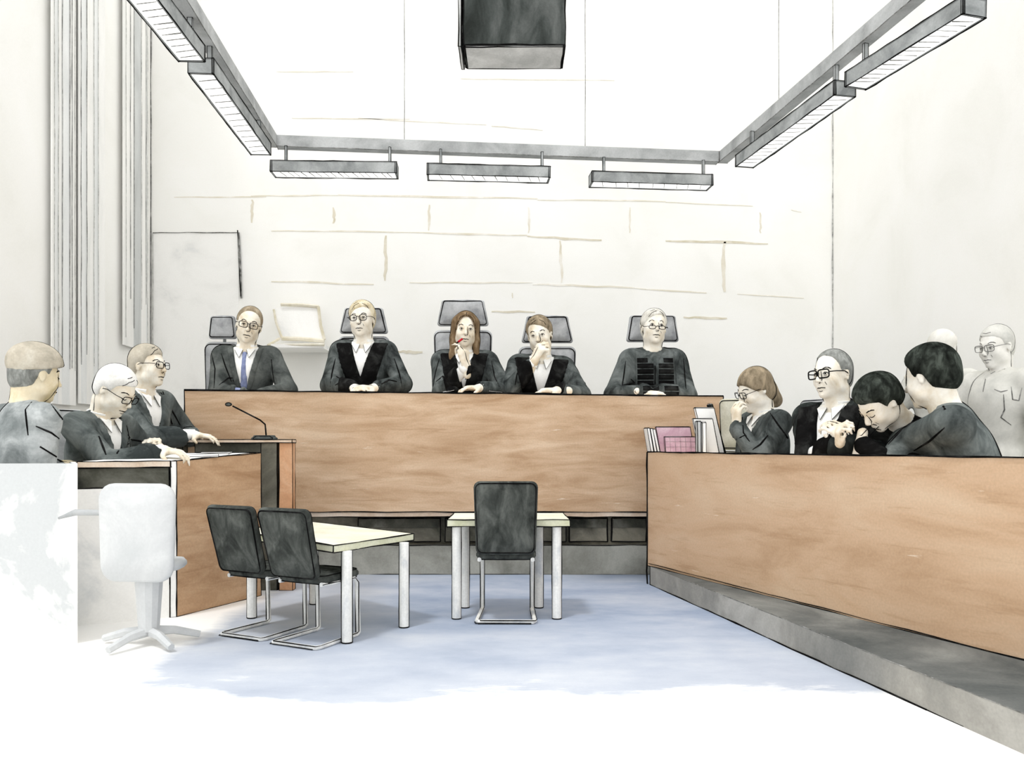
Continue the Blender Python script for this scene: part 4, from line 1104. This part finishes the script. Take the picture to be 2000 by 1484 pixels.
P3 = person('person with long brown hair holding a red pen to the mouth, in a black robe', 909, 645, face=0, head=(5,5,3), lean=6, **JR,
       hair=('long', H_BROWN), outfit='robe', cloth=ROBE, skin=SKIN, vee=(.36,.24), headS=.97,
       wrists={-1:(911,716,6.52), 1:(938,758,6.42)}, hints={-1:(-.6,.1,-1)},
       hands={-1: dict(d=(-.10,-.1,1), n=(-.9,.45,.0), curl=62, side=1, thumb=(1.0,.30,.2), fingers=(35,66,72,76)), 1: dict(d=(-.85,-.5,0), n=(0,0,-1), curl=28)},
       creases=[[(858,700),(850,730),(846,755)],[(868,700),(885,745),(900,762)],[(960,705),(966,735),(975,755)],[1.2,(852,745),(865,735),(872,742)]])
person('person with brown hair resting the chin on a fist, in a black robe', 1054, 655, face=0, head=(-10,10,-7), lean=10, side=3, **JR,
       hair=('short', H_MID, -.5), outfit='robe', cloth=ROBE, cloth2=SATIN, skin=SKIN, vee=(.34,.30), headS=1.0, hs=1.12,
       wrists={-1:(1042,708,6.50), 1:(1092,763,6.42)}, hints={-1:(-.7,.0,-1)},
       hands={-1: dict(d=(.42,-.25,1), n=(.85,.45,-.3), curl=70, side=1, thumb=(1.0,.2,.35)), 1: dict(d=(-1,-.3,0), n=(0,0,-1), curl=32)},
       creases=[[(1022,705),(1010,730),(1006,752)],[(1030,700),(1028,720),(1040,735)],[(1045,730),(1040,757)],[(1128,705),(1140,740),(1145,755)]])
person('person with short silver hair and low glasses in a dark ribbed vest', 1277, 641, face=0, head=(3,-4,3), lean=3, **JR,
       hair=('short', H_SILVER, .6), outfit='vest', cloth=ROBE, cloth2=ROBE, glasses='low', skin=SKINW,
       wrists={-1:(1262,766,6.50), 1:(1290,766,6.50)}, hands={-1: dict(d=(1,-.1,-.1), n=(0,0,-1), curl=40), 1: dict(d=(-1,-.1,-.1), n=(0,0,-1), curl=40)},
       creases=[[(1222,705),(1218,735),(1214,760)],[(1232,740),(1240,747),(1215,752)],[(1335,700),(1338,740),(1340,760)],[1.2,(1262,762),(1276,748),(1290,762)]],
       extra=dict(vestlines=[[1.2,(1280,700),(1279,765)]]))
# pen at the mouth
p0 = P3['toW'] @ (P3['HM'] @ V((-.020,-.107,-.062))); p1 = p0+V((-.055,-.05,-.050)); 
mb = MB(); mb.tube([p0-p0, (p1-p0)*.6], .0085, RED, 8); mb.tube([(p1-p0)*.6, (p1-p0)*.75], .006, INK, 8)
o = mb.build('pen', smooth=True); o.location = p0; tag(o, 'red pen held to the lips by the long haired person', 'pen')
# things on the long bench
def on_bench(x, d=6.4): X = (x-1000)*d/FP; return V((X, d, jt(X)))
p = on_bench(884); m = thing('desk_microphone', 'small black microphone with white papers in front of the long haired person', 'microphone', p)
mb = MB(); mb.ball((0,0,.035), (.052,.04,.034), SATIN); mb.tube([(0,0,.06),(-.004,0,.10)], .006, INK, 6); mb.build('microphone_head', m, True)
mb = MB(); mb.tube([(0,0,-.002),(0,0,.012)], .045, SUIT, 14); mb.build('base', m)
def sheet(name, label, c, w, h, ang, z, tilt=0, grp=None, mat=PAPER, th=.006):
    mb = MB(); M = Matrix.Rotation(math.radians(ang),4,'Z') @ Matrix.Rotation(math.radians(tilt),4,'Y')
    mb.box(-w/2, w/2, -h/2, h/2, 0, th, mat, .0028, M=M)
    return tag(mb.build(name, origin=None), label, 'papers', grp)
for (x, w, a, tl, lb) in ((868,.11,25,-14,'small white sheet left of the small microphone on the long bench'), (985,.20,-20,8,'large white sheet curling between the third and fourth judge'), (1003,.18,12,0,'flat white sheet beside the chin resting person on the long bench')):
    o = sheet('paper_sheet', lb, None, w, .16, a, 0, tl, 'papers on the long bench'); o.location = on_bench(x, 6.36)+V((0,0,.014 if tl else .0))

# ------------------------------------------------------------------ left group
LG = 'people at the left desks'
person('person at far left in a pale coat and taupe cap, back half turned', 70, 733, 4.50, 1.26, face=150, head=(-2,6,-4), lean=10, group=LG, kneey=-.10,
       hair=('crop', H_GREY), outfit='coat', hat=H_TAN, cloth=COATP, skin=SKINY, noface=False, eyes='shut', seamr=.0028,
       hints={-1:(-.2,.3,-1)}, wrists={-1:(112,915,4.62), 1:('L',.18,-.28,.20)}, hands={-1:dict(curl=30)},
       creases=[[(100,790),(130,830),(160,870)],[(62,785),(50,800),(55,850)],[(70,832),(100,845),(122,862)],[(78,872),(110,892),(138,915)]])
person('white haired person with glasses bent over the left desk, in a dark suit', 226, 764, 5.02, 1.24, face=72, head=(6,32,0), lean=12, group=LG,
       hair=('short', H_WHITE), outfit='suit', cloth=SUITB, glasses='square', skin=SKIN, eyes='shut', vee=(.38,.30),
       wrists={-1:(318,880,4.90), 1:(300,872,5.2)}, hands={-1: dict(d=(0,-1,-.05), n=(0,0,-1), curl=24), 1: dict(curl=30)},
       creases=[[1.3,(193,852),(200,870),(207,888)],[(234,830),(240,842),(252,852),(245,880)],[(228,886),(236,874),(252,866)],[1.2,(255,858),(280,862),(310,868)],[(232,820),(244,842),(254,855)]])
person('upright person with glasses and white shirt in a dark robe, upper left', 290, 716, 5.75, 1.24, face=68, head=(8,0,0), lean=12, group=LG,
       hair=('short', H_TAN), outfit='robe', cloth=SUITB, cloth2=SUITB, glasses='square', skin=SKIN, vee=(.34,.30), sleeve=(.062,.050),
       wrists={-1:(380,850,5.65), 1:(370,848,5.9)}, hands={-1: dict(d=(0,-1,-.05), n=(0,0,-1), curl=15), 1: dict(curl=25)},
       creases=[[1.2,(270,758),(290,800),(322,838)],[(318,765),(328,800),(338,835)],[1.3,(345,835),(352,842),(372,842)],[1.2,(310,760),(335,800),(352,830)]])
def side_chair(name, label, loc, rot, zt, w, mat, floorz, grp, lean=.03, h=.42, seat=True):
    """faces -y; simple upholstered chair on four legs"""
    t = thing(name, label, 'chair', (loc.x, loc.y, floorz), rot, grp); zt -= floorz; sz = zt-h
    mb = MB(); M = Matrix.Translation((0,.22,sz)) @ Matrix.Rotation(-math.atan2(lean, h), 4, 'X')
    mb.pad(rrect(w*.92, w, .02, h, .035, 4), .05, M, mat, .0045, .005); mb.build('backrest', t, True)
    mb = MB(); mb.pad(rrect(w,w*.95,-.23,.20,.05,4), .06, Matrix.Translation((0,0,sz-.02)) @ Matrix.Rotation(math.radians(90),4,'X'), mat, .003); mb.build('seat', t, True)
    for sx_ in (-1, 1):
        for sy_ in (-1, 1):
            mb = MB(); mb.tube([(sx_*w*.8,.17*sy_,sz-.04),(sx_*w*.85,.2*sy_,.0)], .014, CHROME, 8); mb.build('leg', t)
    return t
side_chair('side_chair', 'pale grey chair back between the far left person and the bent white haired person', at(150,0,5.05), math.radians(64), zpx(792,4.9), .26, SEATP, 0, 'upholstered chairs at the side desks', .08, .50)
# papers and water on the left desks
dz = lambda x, y: .905+.04*min(1,max(0,(y-4.6)/.8))
for (x, y, d, w, a, lb) in ((390,0,5.05,.22,20,'white papers on the left desk right of the bent person'), (420,0,5.30,.20,8,'white papers near the far corner of the left desk')):
    pp = at(x, 0, d); o = sheet('paper_sheet', lb, None, w, .15, a, 0, 0, 'papers on the left desk', th=.008); o.location = (pp.x, pp.y, .938 if d > 5.2 else .925)
    o.rotation_euler = (math.atan(.04/.74), 0, 0)

# ------------------------------------------------------------------ right group
RG = 'people behind the right bench'
person('person with pinned up brown hair and glasses reading with a hand at the mouth', 1474, 762, 5.42, 1.16, face=-74, head=(-2,22,4), lean=6, floorz=.13, group=RG,
       hair=('bob', H_MID), outfit='suit', cloth=ROBE, glasses='square', skin=SKINW, eyes='shut', vee=(.38,.34),
       wrists={1:(1440,832,5.30), -1:(1462,890,5.3)}, hints={1:(.6,-.1,-1), -1:(-.6,.2,-.8)},
       hands={1: dict(d=(.0,-.12,1), n=(0,1,.3), curl=52, side=1, thumb=(.9,.4,.4)), -1: dict(d=(0,-1,-.1), n=(0,0,-1), curl=25)},
       creases=[[1.2,(1500,800),(1520,830),(1548,868)],[(1450,815),(1452,845),(1458,852)],[(1430,862),(1455,850),(1464,862)],[1.3,(1500,850),(1485,868),(1470,878)]])
person('bald topped person with thick glasses and clasped hands, in an open black robe', 1625, 733, 4.88, 1.24, face=-48, head=(-12,2,-3), lean=3, floorz=.13, group=RG,
       hair=('bald', H_GREY), outfit='robe', cloth=ROBED, cloth2=SATIN, glasses='big', skin=SKINW, vee=(.30,.22), sleeve=(.062,.055),
       wrists={-1:(1640,868,4.50), 1:(1655,866,4.54)}, hints={-1:(-.8,.3,-.7), 1:(.8,.3,-.7)},
       hands={-1: dict(d=(.25,-.6,.75), n=(.9,.2,.0), curl=58, side=-1, thumb=(.8,.4,.3)), 1: dict(d=(-.25,-.6,.75), n=(-.9,.2,0), curl=58, side=1, thumb=(.8,.4,.3))},
       creases=[[1.2,(1595,790),(1575,830),(1550,870)],[(1590,800),(1585,840),(1580,875)]])
person('black haired person in a black jumper bowing the head low over the bench', 1716, 788, 4.42, 1.16, face=-62, head=(-14,46,6), lean=26, side=0, floorz=.13, group=RG, neckout=.05,
       hair=('thick', H_BLACK), outfit='black', cloth=SATIN, skin=SKINW, eyes='shut', headS=1.02,
       wrists={-1:(1700,935,4.4), 1:(1682,866,4.42)}, hands={-1:dict(curl=30), 1:dict(curl=50, d=(0,-.2,-1), n=(0,1,0))},
       creases=[])
person('big person in a grey suit leaning in from the right, back to the viewer', 1815, 738, 4.30, 1.30, face=-118, head=(-30,12,2), lean=22, side=4, floorz=.13, group=RG, bulk=1.45,
       hair=('thick', H_BLACK), outfit='coat', cloth=SUITB, skin=SKINW, sleeve=(.070,.055),
       noface=True, elbows={1:(1772,868,4.42)}, wrists={1:(1742,905,4.30), -1:(1770,930,4.5)}, hands={-1:dict(curl=30), 1:dict(curl=30)}, hints={1:(.3,-.8,-.5)},
       creases=[[1.2,(1805,762),(1832,775),(1846,800)],[1.2,(1795,790),(1775,825),(1735,868)],[(1845,835),(1815,862),(1785,880)]])
office = side_chair('side_chair', 'grey chair back right of the reading person in glasses, on the right', at(1560,0,5.35), math.radians(-62), zpx(772,5.2), .23, SEATG, .13, 'upholstered chairs at the side desks', .06, .46)
side_chair('side_chair', 'beige grey empty chair back left of the reading person, against the long bench', at(1424,0,5.86), math.radians(-35), zpx(776,5.9), .155, SEATB, .13, 'upholstered chairs at the side desks', .0, .40)
GH = dict(outfit='coat', skin=GHOST, standing=True, inkm=PENCIL, noface=False, floorz=.13, seamr=.0024)
person('faint standing officer behind the big person, nearer the long bench', 1843, 682, 5.75, 1.12, face=150, head=(-25,0,0), lean=0, cloth=GHOSTD, hair=('crop', GHOST), group='faint officers by the right wall',
       wrists={-1:('L',-.2,-.2,.15), 1:('L',.2,-.2,.15)}, hands={-1:dict(curl=20), 1:dict(curl=20)}, **GH)
person('faint standing officer with headgear at the right edge, chin lowered', 1945, 678, 5.15, 1.12, face=-62, head=(-4,10,0), lean=0, cloth=GHOSTD, hair=('crop', GHOSTD), glasses='square', group='faint officers by the right wall',
       wrists={-1:('L',-.22,-.12,.05), 1:('L',.22,-.12,.05)}, hands={-1:dict(curl=20), 1:dict(curl=20)},
       creases=[(.8,(1942,760),(1955,765),(1968,762)),(.8,(1975,755),(1978,780),(1990,782),(1996,757)),(.8,(1960,770),(1962,800),(1955,815),(1975,830)),(.8,(1925,740),(1920,765)),(.8,(1935,730),(1950,722),(1985,705))], **GH)

# ------------------------------------------------------------------ folders and binders on the right bench
MR = Matrix.Translation(RB0) @ Matrix.Rotation(RANG, 4, 'Z')
zb = .944
def place(o, px, d, rot): p = at(px, 0, d); o.location = (p.x, p.y, zb); o.rotation_euler = (0,0,rot); return o
def folder(label, x0, x1, ytop, ybot, d, mat, skew, th, grid=False, name='folder', grp='folders standing on the right bench', xt=0):
    """upright folder facing the hall; skew leans the top sideways"""
    k = d/FP; w = (x1-x0)*k; h = zpx(ytop, d)-zb
    t = thing(name, label, 'folder', (at((x0+x1)/2,0,d).x, d, zb), 0, grp)
    sk = skew*k; q = [V((-w/2,0,0)),V((w/2,0,0)),V((w/2,th,0)),V((-w/2,th,0))]
    top = [p+V((sk,0,h)) for p in q]
    mb = MB(); mb.hexa(q+top, mat, .0032)
    if grid:
        for i in range(1, 6): mb.ink([q[0].lerp(q[1], i/6)+V((0,-.002,0)), top[0].lerp(top[1], i/6)+V((0,-.002,0))], .0011, PENCIL)
        for j in (.35,.7): mb.ink([q[0].lerp(top[0], j)+V((0,-.002,0)), q[1].lerp(top[1], j)+V((0,-.002,0))], .0011, PENCIL)
    mb.build('cover', t)
    mb = MB(); mb.hexa([p*.96+V((0,th*.0,0)) for p in [V((-w/2,th*.2,.0)),V((w/2,th*.2,0)),V((w/2,th*.8,0)),V((-w/2,th*.8,0))]]+[p*.96+V((sk,0,h*1.02)) for p in [V((-w/2,th*.2,.0)),V((w/2,th*.2,0)),V((w/2,th*.8,0)),V((-w/2,th*.8,0))]], PAPER, .002); mb.build('pages', t)
    return t
folder('tall pink folder at the left end of the right bench', 1290, 1357, 834, 882, 5.92, PINK, -9, .03)
folder('low pink gridded folder in front of the tall pink one', 1300, 1360, 853, 882, 5.78, PINK, -2, .03, True)
for i, (x, s, lb) in enumerate(((1272,-8,'outermost white folder edge at the left end of the right bench'),(1278,-8,'second white folder from the left end of the right bench'),(1284,-9,'third white folder from the left end, touching the pink one'))):
    folder(lb, x, x+5, 836+i, 882, 5.88, PAPER, s, .16)
folder('large white binder leaning behind the others, next to the reading person', 1378, 1415, 797, 880, 5.62, PAPER, -20, .05)
folder('white framed binder in front of the large leaning one', 1366, 1404, 818, 880, 5.55, PAPER, -12, .03)
folder('narrow grey file box standing upright between pink folders and binders', 1363, 1370, 823, 882, 5.48, SEATP, -1, .06)
folder('narrow white file box beside the narrow grey one', 1372, 1379, 825, 882, 5.46, PAPER, 0, .06)
folder('thin dark backed binder leaning rightmost, touching the large white one', 1411, 1417, 790, 878, 5.64, ROBED, -25, .08)

# ------------------------------------------------------------------ light, camera
w = bpy.data.worlds.new('World'); scene.world = w; w.use_nodes = True
w.node_tree.nodes['Background'].inputs['Color'].default_value = (1,1,.99,1); w.node_tree.nodes['Background'].inputs['Strength'].default_value = WORLD
sd_ = bpy.data.lights.new('daylight', 'SUN'); sd_.energy = SUN; sd_.angle = math.radians(7); so = bpy.data.objects.new('daylight', sd_); COL.objects.link(so)
so.rotation_euler = (math.radians(18), math.radians(-14), 0)
cd = bpy.data.cameras.new('camera'); cam = bpy.data.objects.new('camera', cd); COL.objects.link(cam)
cam.location = (0,0,EYE); cam.rotation_euler = (math.radians(90),0,0); cd.sensor_width = 36; cd.lens = 36*FP/2000; cd.shift_y = 126/2000; cd.clip_start = .05
scene.camera = cam
vs = scene.view_settings; vs.view_transform = 'Standard'; vs.look = 'None'; vs.exposure = EXPO; vs.gamma = 1
try: vs.use_curve_mapping = False
except Exception: pass
scene.cycles.max_bounces = 8
for o in list(bpy.data.objects):
    if o.type == 'MESH' and not o.parent and 'kind' not in o and 'category' not in o: print('UNTAGGED', o.name)
